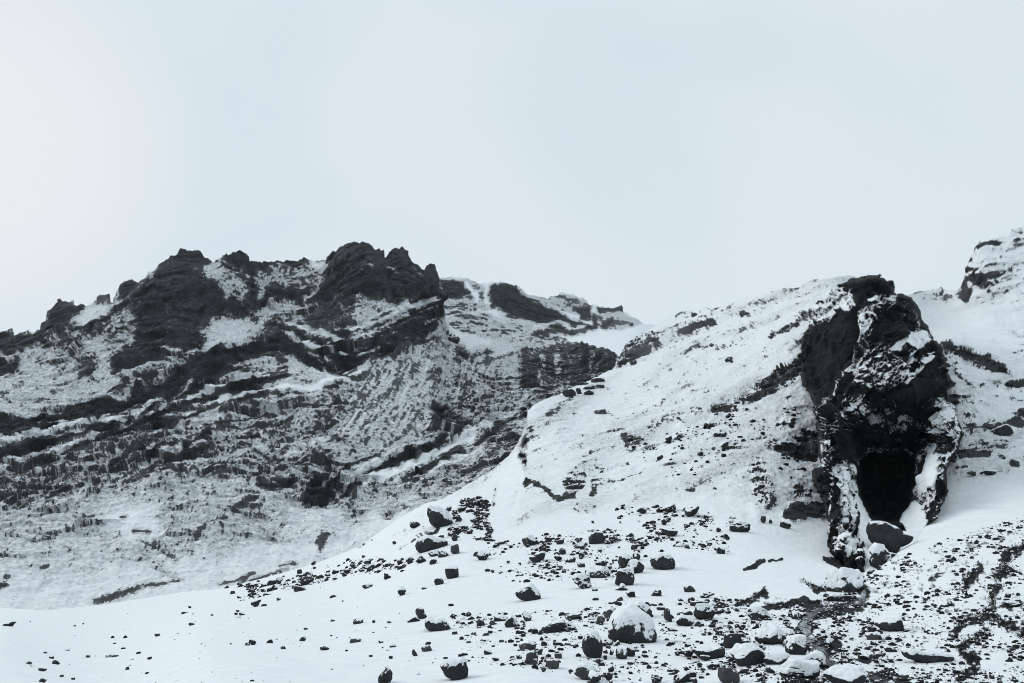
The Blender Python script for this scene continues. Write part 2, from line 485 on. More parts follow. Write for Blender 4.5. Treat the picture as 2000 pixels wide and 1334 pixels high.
A.area([(388, 522), (425, 520), (430, 545), (392, 543)], .35, 6)
A.area([(440, 480), (486, 480), (488, 524), (452, 522)], .9, 4, None, 4)
A.area([(486, 505), (502, 510), (502, 590), (480, 600), (470, 575)], .85, 5)
A.area([(440, 540), (478, 535), (478, 575), (440, 570)], .4, 8)
A.area([(500, 500), (640, 500), (640, 520), (580, 522), (502, 530)], .9, 4)
A.area([(500, 528), (600, 523), (640, 540), (635, 560), (500, 590)], .52, 6)
A.area([(607, 512), (640, 508), (636, 535), (618, 532)], .2, 5)
A.area([(490, 592), (525, 565), (640, 555), (690, 590), (600, 596), (560, 592)], .88, 5)
A.band([(588, 590, 3), (605, 577, 5), (618, 562, 4)], .3, 4)
A.area([(639, 460), (760, 440), (850, 490), (862, 581), (795, 589), (768, 583), (714, 570), (696, 590), (666, 600), (642, 575), (636, 539)], .835, 4, (.15, 1), 9)
A.band([(715, 530, 2), (735, 529, 2)], .2, 2); A.band([(755, 527, 1), (772, 531, 2)], .25, 2); A.band([(800, 520, 2), (818, 535, 2)], .3, 2)
A.band([(450, 662, 10), (490, 640, 8), (530, 613, 10), (590, 607, 7), (622, 630, 5)], .33, 5, (1, -.6))
A.area([(440, 620), (490, 610), (500, 640), (460, 680), (390, 690), (395, 650)], .28, 8)
A.area([(640, 600), (720, 575), (790, 590), (815, 620), (835, 665), (760, 700), (690, 712), (650, 690), (630, 640)], .68, 10, (1, -.5))
A.area([(705, 580), (770, 590), (800, 620), (740, 625), (690, 640)], .4, 8, (1, .5))
A.area([(655, 640), (700, 645), (690, 690), (650, 700)], .85, 8, (.5, -1))
A.area([(500, 640), (560, 625), (640, 645), (650, 700), (580, 680), (520, 665)], .62, 10, (1, .5))
A.area([(580, 610), (640, 600), (670, 620), (640, 650), (600, 640)], .78, 8)
A.area([(835, 585), (862, 582), (866, 627), (812, 623)], .97, 3, (0, 1), 5)
A.area([(815, 625), (870, 628), (895, 668), (840, 665)], .5, 8, (.3, 1))
A.area([(868, 615), (905, 640), (960, 660), (960, 690), (900, 690), (870, 650)], .22, 10, (1, .4))
A.band([(720, 668, 6), (760, 655, 6), (800, 640, 8), (812, 632, 6)], .9, 4); A.band([(735, 700, 3), (768, 692, 5), (800, 677, 6), (833, 662, 5)], .92, 3)
A.area([(690, 690), (740, 670), (735, 705), (700, 712)], .45, 6, (.4, -1))
# strata
A.area([(-300, 830), (0, 820), (220, 790), (330, 740), (420, 730), (400, 780), (230, 860), (0, 915), (-300, 940)], .60, 8, (1, -.22))
A.area([(400, 760), (470, 730), (520, 740), (420, 790)], .3, 10)
A.area([(450, 705), (530, 690), (570, 690), (650, 720), (690, 720), (640, 750), (560, 750), (450, 745)], .34, 8, (1, .1))
A.band([(545, 700, 5), (560, 705, 4)], .85, 4); A.band([(452, 732, 4), (490, 729, 4)], .85, 3); A.band([(660, 728, 7), (680, 722, 5)], .75, 4)
A.band([(-300, 850, 12), (0, 828, 11), (70, 817, 12), (135, 803, 11), (258, 772, 9), (320, 737, 9), (385, 715, 15), (430, 693, 15), (470, 678, 9), (540, 668, 11), (575, 680, 14), (620, 700, 14), (640, 712, 9), (692, 714, 7)], .97, 4, None, -5)
A.band([(0, 772, 2), (60, 765, 3), (100, 772, 3)], .7, 3); A.band([(205, 760, 3), (260, 740, 5), (300, 722, 4)], .8, 3)
A.band([(-300, 905, 9), (0, 878, 8), (40, 872, 5), (100, 855, 3)], .95, 4)
A.band([(150, 858, 8), (190, 845, 15), (222, 832, 8), (262, 826, 8), (300, 811, 10), (345, 797, 8), (410, 772, 4)], .96, 4, None, -4)
A.band([(30, 905, 3), (100, 893, 5), (150, 874, 7), (195, 857, 4)], .94, 3, None, -2)
A.band([(60, 845, 3), (120, 832, 4)], .85, 3)
A.band([(205, 808, 3), (250, 812, 9), (235, 830, 3)], .35, 6)
A.area([(-300, 940), (0, 915), (220, 870), (420, 780), (500, 760), (560, 770), (600, 850), (560, 900), (480, 930), (380, 930), (280, 935), (120, 975), (-300, 990)], .62, 10, (1, -.7))
A.area([(350, 800), (420, 790), (440, 850), (360, 870)], .42, 14, (.2, 1))
A.area([(450, 740), (520, 760), (500, 780), (440, 790)], .9, 6)
A.area([(430, 800), (560, 790), (640, 830), (600, 900), (480, 900), (430, 880)], .52, 14, (1, -.9))
A.band([(393, 852, 5), (370, 885, 5), (338, 935, 5)], .95, 3, None, -3)
A.band([(278, 872, 6), (255, 895, 8), (232, 915, 6)], .93, 4); A.band([(262, 888, 3), (290, 893, 4), (298, 912, 3)], .9, 3)
A.band([(405, 833, 5), (440, 826, 6)], .9, 4); A.band([(95, 970, 6), (130, 960, 6)], .9, 4); A.band([(0, 960, 8), (60, 945, 8)], .75, 8)
A.band([(415, 912, 4), (425, 920, 4)], .85, 3); A.band([(270, 915, 9), (290, 905, 6)], .35, 6)
# the smooth grey face and the walls right of it
A.area([(720, 714), (825, 672), (852, 760), (838, 850), (790, 890), (720, 880), (640, 840), (690, 765)], .52, 10, (.65, -1))
A.band([(555, 756, 4), (630, 750, 5), (684, 730, 6), (722, 710, 5)], .08, 3, (1, -.25), 3)
A.band([(638, 860, 4), (605, 870, 3), (560, 900, 3)], .15, 3); A.band([(640, 865, 6), (680, 880, 4)], .25, 6)
A.area([(660, 850), (740, 840), (790, 890), (720, 915), (670, 930), (645, 900)], .4, 12, (.6, -1))
A.area([(855, 690), (960, 680), (1010, 700), (1010, 820), (930, 850), (850, 860), (840, 780)], .47, 12, (.5, -1))
A.area([(878, 690), (910, 690), (912, 790), (885, 780)], .66, 8, (.1, 1)); A.area([(866, 690), (880, 690), (880, 780), (862, 770)], .35, 6, (.1, 1))
A.area([(838, 800), (880, 790), (935, 840), (915, 850), (850, 870), (830, 850)], .74, 8)
A.band([(851, 799, 15)], 1.0, 4, None, -14)
A.area([(940, 770), (1020, 760), (1025, 830), (980, 870), (930, 850)], .55, 10, (.6, -1))
A.area([(860, 870), (960, 830), (1020, 800), (1020, 860), (960, 920), (880, 965), (860, 960), (840, 920)], .42, 12, (.8, -1))
A.band([(870, 945, 10), (930, 905, 12)], .55, 10); A.area([(930, 850), (1000, 820), (1015, 880), (960, 910)], .66, 10, (.8, -1))
A.band([(655, 948, 7), (700, 922, 5), (750, 909, 4), (800, 899, 7), (835, 879, 9), (880, 866, 8), (920, 848, 6), (950, 825, 5)], .98, 3, (1, -.4), -6)
A.band([(700, 935, 5), (760, 918, 5), (830, 900, 5), (900, 870, 5), (960, 830, 4)], .1, 4, (1, -.4), 3)
A.area([(615, 932), (642, 920), (647, 962), (627, 985), (600, 977)], .93, 5, (.4, -1), -3)
A.band([(648, 978, 8), (688, 957, 9), (707, 940, 7)], .9, 5, (.4, -1))
A.band([(512, 945, 5), (562, 945, 8)], .93, 4, (1, -.1));
A.band([(750, 1005, 5), (780, 990, 8), (800, 995, 5)], .6, 6); A.band([(730, 950, 6), (748, 940, 6)], .75, 5)
# vertical dark walls under the ridge
A.area([(1000, 700), (1030, 680), (1075, 668), (1130, 660), (1210, 678), (1200, 720), (1150, 738), (1100, 750), (1030, 755), (1010, 740)], .76, 6, (.12, 1), 3)
A.band([(1086, 680, 2), (1092, 740, 3)], .25, 4); A.band([(1052, 690, 3), (1064, 745, 3)], .3, 4); A.band([(1132, 672, 5), (1134, 715, 5)], .97, 4)
A.band([(1148, 690, 3), (1152, 728, 3)], .4, 4); A.band([(1002, 690, 5), (1010, 760, 5)], .25, 6)
A.area([(960, 655), (1010, 660), (1000, 690), (950, 690)], .3, 8); A.area([(1010, 750), (1110, 745), (1100, 775), (1030, 800), (1005, 790)], .5, 8)
A.band([(960, 700, 8), (1000, 720, 8)], .3, 8)
# a scarp line of small cones
A.band([(272, 1062, 5), (240, 1100, 14)], None, 20, None, 10); A.band([(600, 990, 6), (640, 1030, 14)], None, 20, None, 8)
A.finish(6.5)
# thin beds between the big bands, following the same sweep
_r = random.Random(5)
def beds(path, lo, hi, count, d_rock, wmax, lmin=120, lmax=420):
    xs = np.array([p[0] for p in path], float); ys = np.array([p[1] for p in path], float)
    for _ in range(count):
        off = _r.uniform(lo, hi); x0 = _r.uniform(xs[0], xs[-1] - lmin); x1 = min(xs[-1], x0 + _r.uniform(lmin, lmax))
        w0 = _r.uniform(1.2, wmax); pts = []
        for x in np.linspace(x0, x1, 7):
            pts.append((x, float(np.interp(x, xs, ys)) + off + _r.uniform(-2.5, 2.5), w0 * _r.uniform(.4, 1.2)))
        A.band(pts, d_rock if _r.random() < .68 else .12, 1.6, None, -.6 if _r.random() < .6 else .5)
SWEEP = [(-300, 905), (0, 858), (150, 830), (270, 795), (400, 740), (480, 710), (560, 700)]
beds(SWEEP, -25, 55, 46, .98, 5.5)
beds([(230, 880), (330, 850), (450, 820), (560, 800), (640, 800)], -40, 70, 16, .95, 4.0, 60, 200)
beds([(640, 720), (720, 690), (790, 660), (850, 640)], -70, 25, 24, .97, 4.5, 50, 180)
beds([(440, 680), (530, 655), (600, 690), (690, 715), (760, 690)], -40, 30, 20, .97, 4.5, 60, 200)
beds([(620, 965), (700, 925), (830, 885), (930, 840), (1030, 780)], -35, 45, 24, .97, 4.0, 60, 240)
beds([(860, 720), (930, 705), (1010, 690)], -20, 60, 10, .95, 3, 40, 120)
# foot of the scree
A.band([(186, 1171, 3), (210, 1167, 7), (240, 1160, 7), (273, 1152, 4)], .84, 5, (1, -.25)); A.band([(270, 1146, 3), (305, 1143, 6), (335, 1135, 4), (356, 1130, 3)], .84, 5, (1, -.3))
A.band([(428, 1143, 3), (460, 1139, 3), (480, 1128, 5), (496, 1120, 3)], .82, 4); A.band([(270, 1064, 2), (290, 1065, 3), (312, 1076, 3), (345, 1098, 1)], .7, 4)
A.band([(270, 1066, 2), (278, 1085, 4), (300, 1100, 6), (320, 1115, 5), (345, 1125, 3)], .45, 7); A.band([(470, 1140, 4), (520, 1128, 5), (560, 1115, 4)], .7, 5)
A.band([(378, 1055, 3), (390, 1042, 4), (415, 1025, 3), (440, 1010, 3)], .75, 4); A.band([(620, 1060, 3), (633, 1050, 5), (625, 1075, 4)], .8, 4); A.band([(548, 1103, 3), (575, 1098, 5)], .8, 4)
A.band([(0, 1143, 6), (12, 1141, 4)], .95, 3); A.band([(10, 1130, 3), (20, 1128, 3)], .9, 3); A.band([(80, 1110, 2), (95, 1107, 3)], .9, 2); A.band([(0, 1090, 5), (15, 1075, 3)], .6, 4)
A.band([(262, 1041, 4), (290, 1041, 4)], .9, 4); A.band([(135, 1078, 4)], .9, 3); A.band([(238, 1014, 4), (248, 1011, 3)], .9, 3); A.band([(165, 1008, 4), (180, 1008, 4)], .85, 4); A.band([(130, 1043, 4)], .85, 3)
A.band([(455, 995, 4), (480, 988, 7), (500, 980, 5)], .84, 4); A.band([(490, 995, 3), (512, 992, 3)], .8, 4)
FACE = [(722, 716), (825, 675), (850, 760), (838, 850), (790, 888), (720, 880), (645, 842), (690, 770)]
A.area(FACE, .51, 16)
A.area([(860, 700), (1000, 700), (1005, 800), (930, 840), (868, 790)], .50, 22)
for _ in range(26):                                            # runnels down the steep grey face
    x0, y0 = _r.uniform(700, 990), _r.uniform(690, 830); L_ = _r.uniform(14, 60); sl_ = _r.uniform(.35, .7) if x0 < 850 else _r.uniform(-.1, .4)
    A.band([(x0, y0, _r.uniform(.8, 2)), (x0 - L_ * sl_ * .5, y0 + L_ * .5, _r.uniform(.8, 2.6)), (x0 - L_ * sl_, y0 + L_, .8)], _r.choice([.78, .88, .15, .2]), 2.5)
A.D = blur(A.D, 1)
_k = A.K; A.K = A.D.copy() * 0 + 1; A.K[:] = _k
_f = inside(FACE, *[q.astype(np.float32) for q in (np.mgrid[V0:V0 + VH, U0:U0 + UW][1], np.mgrid[V0:V0 + VH, U0:U0 + UW][0])])
A.K = A.K * (1 - .62 * smooth(-10, 14, _f))
A.D += .02 * smooth(.17, .36, A.D) * (1 - smooth(.80, .95, A.D))

sky_A = [(-320, 650), (-200, 640), (-100, 655), (-40, 648), (0, 647), (5, 644), (11, 648), (17, 643), (25, 642), (26, 654), (33, 656), (42, 649), (58, 648), (62, 652), (72, 652), (80, 642), (93, 624), (97, 612), (103, 601), (112, 590), (118, 585), (124, 588), (134, 585), (142, 581), (143.5, 582), (145, 594), (150, 597), (160, 597), (165, 601), (173, 601), (182, 592), (189, 585), (190, 579), (191, 577), (200, 573), (213, 570), (213.8, 574), (214.5, 580), (217, 590), (222, 589), (224, 582), (225, 573), (233, 566), (235, 555), (246, 551), (258, 547), (266, 553), (268, 556), (276, 547), (284, 541), (290, 531), (302, 528), (311, 518), (318, 511), (325, 506), (332, 502), (340, 500), (351, 497), (353, 490), (362, 491), (370, 493), (375, 494), (380, 491), (395, 494), (400, 502), (412, 504), (415, 508), (426, 503), (441, 498), (443, 497), (446, 500), (455, 495), (465, 492), (480, 495), (485, 500), (486, 507), (499, 511), (520, 513), (555, 509), (558, 507), (566, 510), (592, 506), (612, 508), (636, 508), (645, 502), (652, 497), (660, 491), (670, 485), (680, 479), (690, 477), (697, 475), (706, 478), (718, 479), (727, 484), (733, 489), (742, 491), (750, 491), (751, 503), (753, 505), (757, 499), (759, 492), (765, 488), (770, 486), (776, 486), (784, 484), (788, 487), (794, 491), (795, 500), (796, 510), (798, 506), (800, 514), (808, 519), (817, 525), (823, 528), (832, 522), (845, 518), (848, 526), (851, 535), (855, 545), (858, 556), (861, 575), (864, 595), (868, 620), (880, 640), (900, 652), (960, 655), (1040, 656), (1075, 668), (1110, 667), (1150, 675), (1200, 688), (1230, 720), (1300, 760)]
foot_A = [(-320, 1215), (0, 1210), (200, 1200), (450, 1160), (650, 1115), (830, 1010), (960, 965), (1030, 920), (1080, 860), (1200, 800), (1300, 800)]
depth_A = tps([(-300, 1200, 96), (0, 1190, 98), (200, 1178, 104), (450, 1130, 112), (650, 1090, 122), (830, 975, 142), (960, 930, 152), (1020, 870, 168),
    (-300, 980, 138), (0, 1000, 138), (200, 960, 148), (400, 930, 155), (600, 970, 148), (750, 930, 163), (900, 860, 190), (1000, 800, 210), (1100, 760, 238), (1200, 700, 258),
    (-300, 800, 190), (0, 800, 200), (200, 770, 207), (400, 720, 217), (600, 740, 207), (750, 750, 208), (850, 720, 230), (950, 720, 252), (1050, 700, 272), (1150, 675, 292),
    (-300, 660, 258), (0, 650, 268), (130, 590, 265), (350, 500, 266), (480, 505, 277), (570, 515, 302), (700, 480, 270), (780, 490, 272), (850, 540, 284), (870, 625, 290), (950, 650, 315), (1100, 660, 335),
    (270, 640, 233), (370, 660, 226), (750, 580, 256), (560, 600, 268), (1300, 800, 260), (1300, 700, 300)])
def jag(us, T, amount):
    """Broken teeth along a crest: stepped noise of three widths."""
    out = T.copy()
    for w_, a_ in ((17, .5), (7.5, .35), (3.6, .22)):
        x = us / w_
        q = np.stack([x, np.full_like(x, w_), np.zeros_like(x)], -1)
        v = vnoise(q + .6 * vnoise(q * 2.3)[:, None])
        out += amount * a_ * 2 * (np.round(v * 3.2) / 3.2 * .7 + v * .3 - .5)
    return out
def slope_object(name, image_map, us, top, foot, depth, rows, mat, back=60.0, drop=25.0, teeth=7.0, bias=1.0, veil=.74, **kw):
    T = jag(us, np.interp(us, [p[0] for p in top], [p[1] for p in top]), teeth); B = np.interp(us, [p[0] for p in foot], [p[1] for p in foot])
    t = np.linspace(0, 1, rows)[:, None] ** bias
    u = np.repeat(us[None], rows, 0); v = crest_rows(us, T, B, t)
    P, rock, D, n = sheet(image_map, u, v, depth(u, v), crest=.4 + .6 * smooth(0, .10, t), **kw)
    # the far side falls away behind the crest
    k = np.linspace(1, 0, 10, endpoint=False)[:, None, None]
    top_row = P[:1]
    hdir = top_row.copy(); hdir[..., 2] = 0; hdir /= np.linalg.norm(hdir, axis=-1, keepdims=True)
    far = top_row + hdir * (back * k) + np.array([0, 0, -1.0]) * drop * (k ** 1.5)
    P2 = np.concatenate([far, P], 0); r2 = np.concatenate([np.repeat(rock[:1], 10, 0), rock], 0)
    o = mesh_object(name, P2.reshape(-1, 3), grid_faces(*P2.shape[:2]), mat, attrs={"rock": r2, "veil": veil * (lambda d: smooth(.08, .45, d) * (1 - .85 * smooth(.72, .92, d)))(np.concatenate([np.repeat(D[:1], 10, 0), D], 0))})
    o["kind"] = "structure"
    return o, P
_, PA = slope_object("mountain", A, np.arange(-310, 1290, 1.35), sky_A, foot_A, depth_A, 520, M_MOUNT, amp=2.8, wave=26.0, rough=.42, streak=.8, lie=(.3, 2.0), block=1.15, fine=.8, coarse=.25, grain=.9, geo=.6, fine_geo=.85, veins=1.35, soft=.46, back=110, drop=45)

# ---- ridge in the far middle
B = ImageMap(.16, (1, .25))
B.area([(840, 540), (925, 545), (945, 565), (950, 600), (840, 585)], .62, 5, (1, .12))
B.area([(858, 546), (905, 550), (915, 575), (880, 585), (858, 580)], .88, 4, None, 3)
B.band([(905, 550, 3), (930, 575, 4), (950, 605, 3)], .1, 3); B.area([(855, 585), (945, 585), (950, 605), (855, 612)], .5, 4, (1, .05))
B.area([(957, 560), (985, 550), (1005, 550), (1025, 572), (1062, 597), (1102, 622), (1152, 640), (1162, 652), (1140, 657), (1050, 642), (1000, 622), (955, 602)], .93, 4, (.1, 1), 4)
B.area([(1000, 552), (1060, 575), (1100, 570), (1130, 590), (1110, 612), (1060, 597), (1020, 572)], .5, 5, (1, .1))
B.area([(1095, 568), (1150, 590), (1150, 620), (1105, 610)], .68, 5, (1, -.2)); B.area([(1110, 595), (1145, 600), (1150, 625), (1120, 625)], .93, 4)
B.area([(1160, 596), (1218, 597), (1218, 612), (1165, 611)], .93, 3, (1, 0)); B.area([(1150, 612), (1225, 614), (1255, 630), (1240, 645), (1160, 640)], .5, 5)
B.band([(1180, 637, 6), (1195, 628, 5)], .95, 3); B.band([(1235, 633, 5)], .95, 3); B.band([(1155, 615, 5), (1158, 640, 7)], .9, 4)
B.area([(895, 620), (930, 616), (955, 624), (964, 640), (945, 651), (915, 640)], .98, 4, (1, .2), -5)
B.area([(865, 600), (1000, 625), (1050, 645), (1060, 665), (940, 660), (870, 640)], .42, 8, (1, .4))
B.band([(1042, 640, 3), (1090, 636, 4), (1130, 645, 4)], .2, 3); B.band([(1045, 652, 4), (1100, 650, 5), (1150, 655, 5)], .85, 3, (1, .1))
B.area([(1105, 660), (1160, 648), (1260, 635), (1350, 640), (1350, 760), (1100, 760)], .07, 5, (1, -.2))
B.band([(1065, 662, 4), (1095, 665, 3)], .8, 4)
B.finish(4.5)
sky_B = [(780, 575), (845, 546), (857, 543), (880, 541), (892, 542), (905, 544), (925, 548), (928, 549), (940, 556), (955, 554), (975, 553), (990, 552.5), (1010, 557), (1014, 562), (1023, 566), (1025, 573), (1040, 576), (1060, 580), (1075, 579), (1091, 576), (1093, 572), (1110, 573), (1118, 575), (1121, 574), (1123, 579), (1135, 583), (1147, 589), (1148, 595), (1158, 596), (1168, 596), (1172, 600), (1190, 600), (1215, 599.5), (1216.5, 603), (1217, 612), (1226, 613), (1227, 617), (1236, 620), (1246, 623), (1253, 630), (1280, 634), (1450, 650)]
depth_B = tps([(780, 560, 420), (900, 545, 440), (1000, 553, 470), (1100, 575, 500), (1200, 600, 520), (1300, 640, 540), (1450, 650, 540), (780, 700, 330), (900, 650, 360), (1000, 640, 385), (1100, 665, 380), (1250, 650, 420), (1250, 720, 320), (1000, 760, 300), (1000, 600, 420), (1100, 620, 440)])
slope_object("ridge", B, np.arange(790, 1430, 1.3), sky_B, [(780, 760), (1450, 760)], depth_B, 190, M_MOUNT, amp=3.0, wave=30.0, rough=.2, streak=.7, lie=(-.1, 2.2), back=160, drop=70)

# ---- near ground, snow hill and the slope right of the tower: one continuous surface
G = ImageMap(.03, (1, -.12))
HILLTOP = [(1030, 800), (1200, 700), (1270, 640), (1400, 590), (1600, 545), (1700, 560), (1560, 640), (1400, 720), (1250, 770), (1100, 830), (1040, 900), (1015, 950), (1000, 900)]
G.area([(830, 960), (1030, 790), (1300, 600), (1700, 520), (2300, 350), (2300, 900), (1900, 940), (1600, 1000), (1300, 990), (1100, 1000), (960, 1050)], .27, 20, (1, -.5))
G.area([(1190, 715), (1300, 600), (1640, 530), (1660, 570), (1560, 640), (1420, 660), (1300, 690)], .34, 10, (1, -.38))
G.area([(1050, 790), (1180, 740), (1300, 700), (1420, 690), (1560, 650), (1540, 690), (1380, 760), (1200, 830), (1060, 850)], .29, 14, (1, -.55))
G.area([(1200, 715), (1215, 660), (1262, 640), (1282, 655), (1275, 690), (1220, 715)], .66, 5, (1, -.3), 4)
G.band([(1255, 690, 8), (1235, 702, 8)], .9, 5); G.band([(1262, 668, 7), (1275, 672, 5)], .95, 4)
G.band([(1335, 650, 5), (1350, 645, 7), (1398, 634, 7)], .88, 4, (1, -.25)); G.band([(1383, 626, 5), (1395, 630, 4)], .8, 4); G.band([(1325, 648, 5), (1338, 650, 5)], .85, 3)
G.band([(1300, 622, 7), (1335, 620, 6), (1358, 612, 7)], .45, 6); G.band([(1355, 614, 5)], .95, 3); G.band([(1400, 605, 4)], .8, 3); G.band([(1445, 613, 4), (1455, 612, 3)], .85, 3); G.band([(1470, 592, 5), (1510, 580, 5)], .4, 6); G.band([(1535, 564, 4), (1560, 563, 3)], .55, 4)
G.band([(1290, 688, 2), (1330, 668, 3), (1400, 650, 3)], .45, 4); G.band([(1320, 690, 2), (1345, 690, 3), (1390, 680, 2), (1460, 665, 2)], .6, 3); G.band([(1420, 704, 5)], .85, 3)
G.band([(1390, 803, 5), (1440, 786, 9), (1480, 765, 14), (1530, 735, 18), (1570, 712, 18)], .82, 6, (.35, -1), -5)
G.band([(1345, 800, 3), (1380, 800, 5)], .4, 5); G.area([(1380, 790), (1440, 750), (1470, 745), (1480, 765), (1420, 790)], .3, 8, (1, -.5))
G.band([(1505, 657, 3), (1540, 643, 5), (1575, 622, 12)], .8, 5, (1, -.5), -3); G.band([(1545, 690, 5), (1570, 665, 10)], .8, 5)
G.area([(1551, 847), (1600, 840), (1600, 895), (1553, 893)], .97, 4, (.2, 1), -5); G.area([(1518, 872), (1552, 862), (1552, 892), (1520, 886)], .85, 4); G.band([(1502, 876, 5)], .6, 5)
G.area([(1524, 1008), (1545, 978), (1605, 978), (1605, 1005), (1545, 1024)], .97, 4, None, 4); G.area([(1540, 930), (1605, 930), (1605, 980), (1540, 985)], .42, 6); G.band([(1557, 957, 9)], .85, 5)
G.area([(1465, 910), (1490, 900), (1512, 930), (1510, 985), (1478, 1015), (1465, 990), (1475, 950)], .55, 8, (.25, -1), 6); G.band([(1455, 1008, 9), (1470, 1000, 6)], .88, 5); G.band([(1483, 938, 7), (1505, 945, 6)], .8, 5)
G.band([(1415, 975, 5), (1440, 960, 6)], .55, 6); G.band([(1340, 962, 4), (1350, 960, 4)], .7, 3); G.band([(1395, 950, 4)], .6, 3)
G.band([(1028, 945, 2), (1050, 953, 3), (1072, 965, 4), (1097, 972, 5), (1120, 960, 8), (1147, 936, 3)], .93, 3, (1, -.35), -3)
G.area([(1098, 935), (1150, 925), (1140, 950), (1105, 965)], .62, 5, (1, -.3)); G.band([(1022, 944, 7), (1026, 950, 5)], .95, 3, None, -3); G.band([(1155, 960, 5), (1165, 955, 6)], .85, 4)
G.band([(1118, 980, 2), (1130, 990, 3), (1143, 996, 2)], .9, 3); G.band([(1158, 982, 5)], .95, 3); G.area([(1115, 975), (1160, 975), (1165, 995), (1130, 995)], .35, 6)
G.band([(1036, 838, 3), (1028, 868, 5), (1022, 890, 5), (1014, 935, 3)], .62, 4, (.2, 1)); G.band([(1031, 835, 3), (1040, 850, 3)], .85, 3)
G.band([(1219, 856, 4), (1225, 862, 6), (1240, 860, 5), (1256, 858, 4)], .9, 3); G.band([(1230, 872, 4)], .95, 3); G.band([(1190, 843, 1), (1222, 842, 2)], .8, 2)
G.band([(1300, 813, 4), (1335, 808, 4)], .35, 5); G.band([(1303, 815, 2), (1330, 822, 2)], .6, 3); G.band([(1375, 835, 5), (1390, 828, 4)], .55, 4); G.band([(1306, 855, 5)], .7, 3); G.band([(1420, 872, 5)], .85, 3); G.band([(1415, 825, 4)], .7, 3); G.band([(1546, 826, 4)], .8, 3); G.band([(1390, 880, 3)], .7, 3)
G.band([(1535, 805, 2), (1525, 820, 3), (1515, 830, 3)], .6, 3, None, -3); G.band([(1545, 775, 3), (1535, 790, 3)], .5, 3)
G.band([(1166, 804, 3), (1190, 804, 3)], .75, 3); G.band([(1075, 803, 3), (1110, 812, 2), (1130, 808, 3)], .6, 3); G.band([(1240, 780, 2), (1225, 790, 2)], .5, 3); G.band([(1120, 780, 3), (1100, 790, 4), (1080, 800, 3)], .65, 4)
G.area([(1180, 890), (1330, 870), (1380, 900), (1320, 930), (1180, 930)], .2, 14); G.area([(1300, 980), (1420, 960), (1500, 1010), (1400, 1020)], .13, 10)
# snow bank and gullies on the left flank
G.area([(830, 985), (960, 930), (1015, 880), (1020, 960), (1000, 1000), (960, 1060), (860, 1040)], .12, 8, (.75, -1))
G.band([(1006, 960, 2), (995, 985, 2)], .5, 3); G.band([(961, 945, 2), (958, 990, 2)], .55, 2)
G.band([(770, 1085, 4), (790, 1062, 6), (812, 1048, 6), (850, 1040, 4)], .9, 4, (1, -.7), -4); G.band([(700, 1070, 3), (720, 1052, 4)], .55, 4); G.area([(760, 1040), (830, 1000), (850, 1040), (780, 1070)], .3, 8, (1, -.8))
# slope right of the tower
G.area([(1780, 575), (1870, 570), (1870, 590), (1790, 600)], .38, 8, (1, -.2)); G.band([(1832, 578, 5), (1850, 583, 4)], .7, 4)
G.area([(1880, 540), (1900, 490), (2000, 450), (2300, 400), (2300, 560), (2000, 560), (1890, 560)], .3, 6, (1, -.25))
G.band([(1909, 482, 8), (1930, 476, 6), (1957, 474, 4)], .93, 3, None, 3); G.band([(1893, 507, 4)], .9, 3); G.band([(1887, 524, 5), (1886, 532, 4)], .92, 3); G.band([(1888, 528, 2), (1912, 527, 3)], .8, 2)
G.band([(1884, 547, 4), (1910, 545, 6), (1925, 550, 7)], .95, 3, None, -3); G.band([(1922, 546, 4), (1937, 536, 4), (1969, 526, 3)], .92, 3); G.band([(1930, 553, 3), (1952, 549, 3)], .85, 3); G.band([(1896, 553, 6), (1918, 552, 6)], .97, 3)
G.band([(1884, 556, 4), (1879, 572, 7), (1877, 586, 7)], .98, 2, None, -2); G.band([(1975, 455, 4), (1995, 449, 4)], .7, 4); G.band([(1985, 470, 3), (2000, 470, 3)], .7, 3); G.band([(1930, 572, 4)], .85, 3); G.band([(1970, 574, 2)], .8, 2); G.band([(1860, 577, 2), (1868, 573, 3)], .7, 2)
G.area([(1800, 600), (1860, 610), (1870, 680), (1830, 670)], .3, 10, (1, .4)); G.area([(1870, 610), (2300, 590), (2300, 680), (1900, 680)], .15, 20, (1, .15)); G.band([(1815, 612, 2), (1820, 610, 3)], .85, 3)
G.band([(1845, 674, 10), (1900, 697, 12), (1940, 715, 10), (1977, 732, 4)], .88, 5, (1, .4), -5)
G.area([(1845, 690), (1880, 695), (1890, 730), (1850, 725)], .5, 6); G.band([(1868, 734, 3), (1890, 746, 4), (1908, 754, 2)], .9, 3, None, -3); G.band([(1968, 755, 4), (1985, 748, 5), (2010, 748, 6), (2200, 760, 8)], .93, 3, None, -3); G.band([(1942, 753, 4)], .7, 3); G.band([(1922, 752, 4)], .6, 3)
G.area([(1850, 760), (1900, 770), (1910, 830), (1860, 840)], .42, 8, (.35, 1)); G.band([(1852, 782, 9), (1862, 790, 6)], .9, 5)
G.band([(1884, 833, 4), (1910, 827, 8), (1936, 831, 8)], .97, 3, None, -5); G.area([(1940, 835), (1955, 825), (1976, 853), (1945, 848)], .93, 4, None, 3); G.area([(1960, 830), (1985, 806), (2000, 798), (2300, 790), (2300, 850), (1975, 834)], .97, 4, (1, -.5), -4)
G.area([(1880, 840), (1940, 840), (1960, 880), (1930, 890), (1870, 870)], .38, 8); G.band([(1862, 878, 7), (1890, 885, 9), (1928, 889, 5)], .97, 3, None, -5); G.band([(1975, 903, 4), (1988, 905, 3)], .9, 3); G.band([(1860, 900, 8), (1848, 905, 4)], .9, 4); G.band([(1868, 912, 2), (1885, 912, 2)], .9, 2)
G.band([(1955, 870, 4), (1965, 880, 4)], .6, 4)
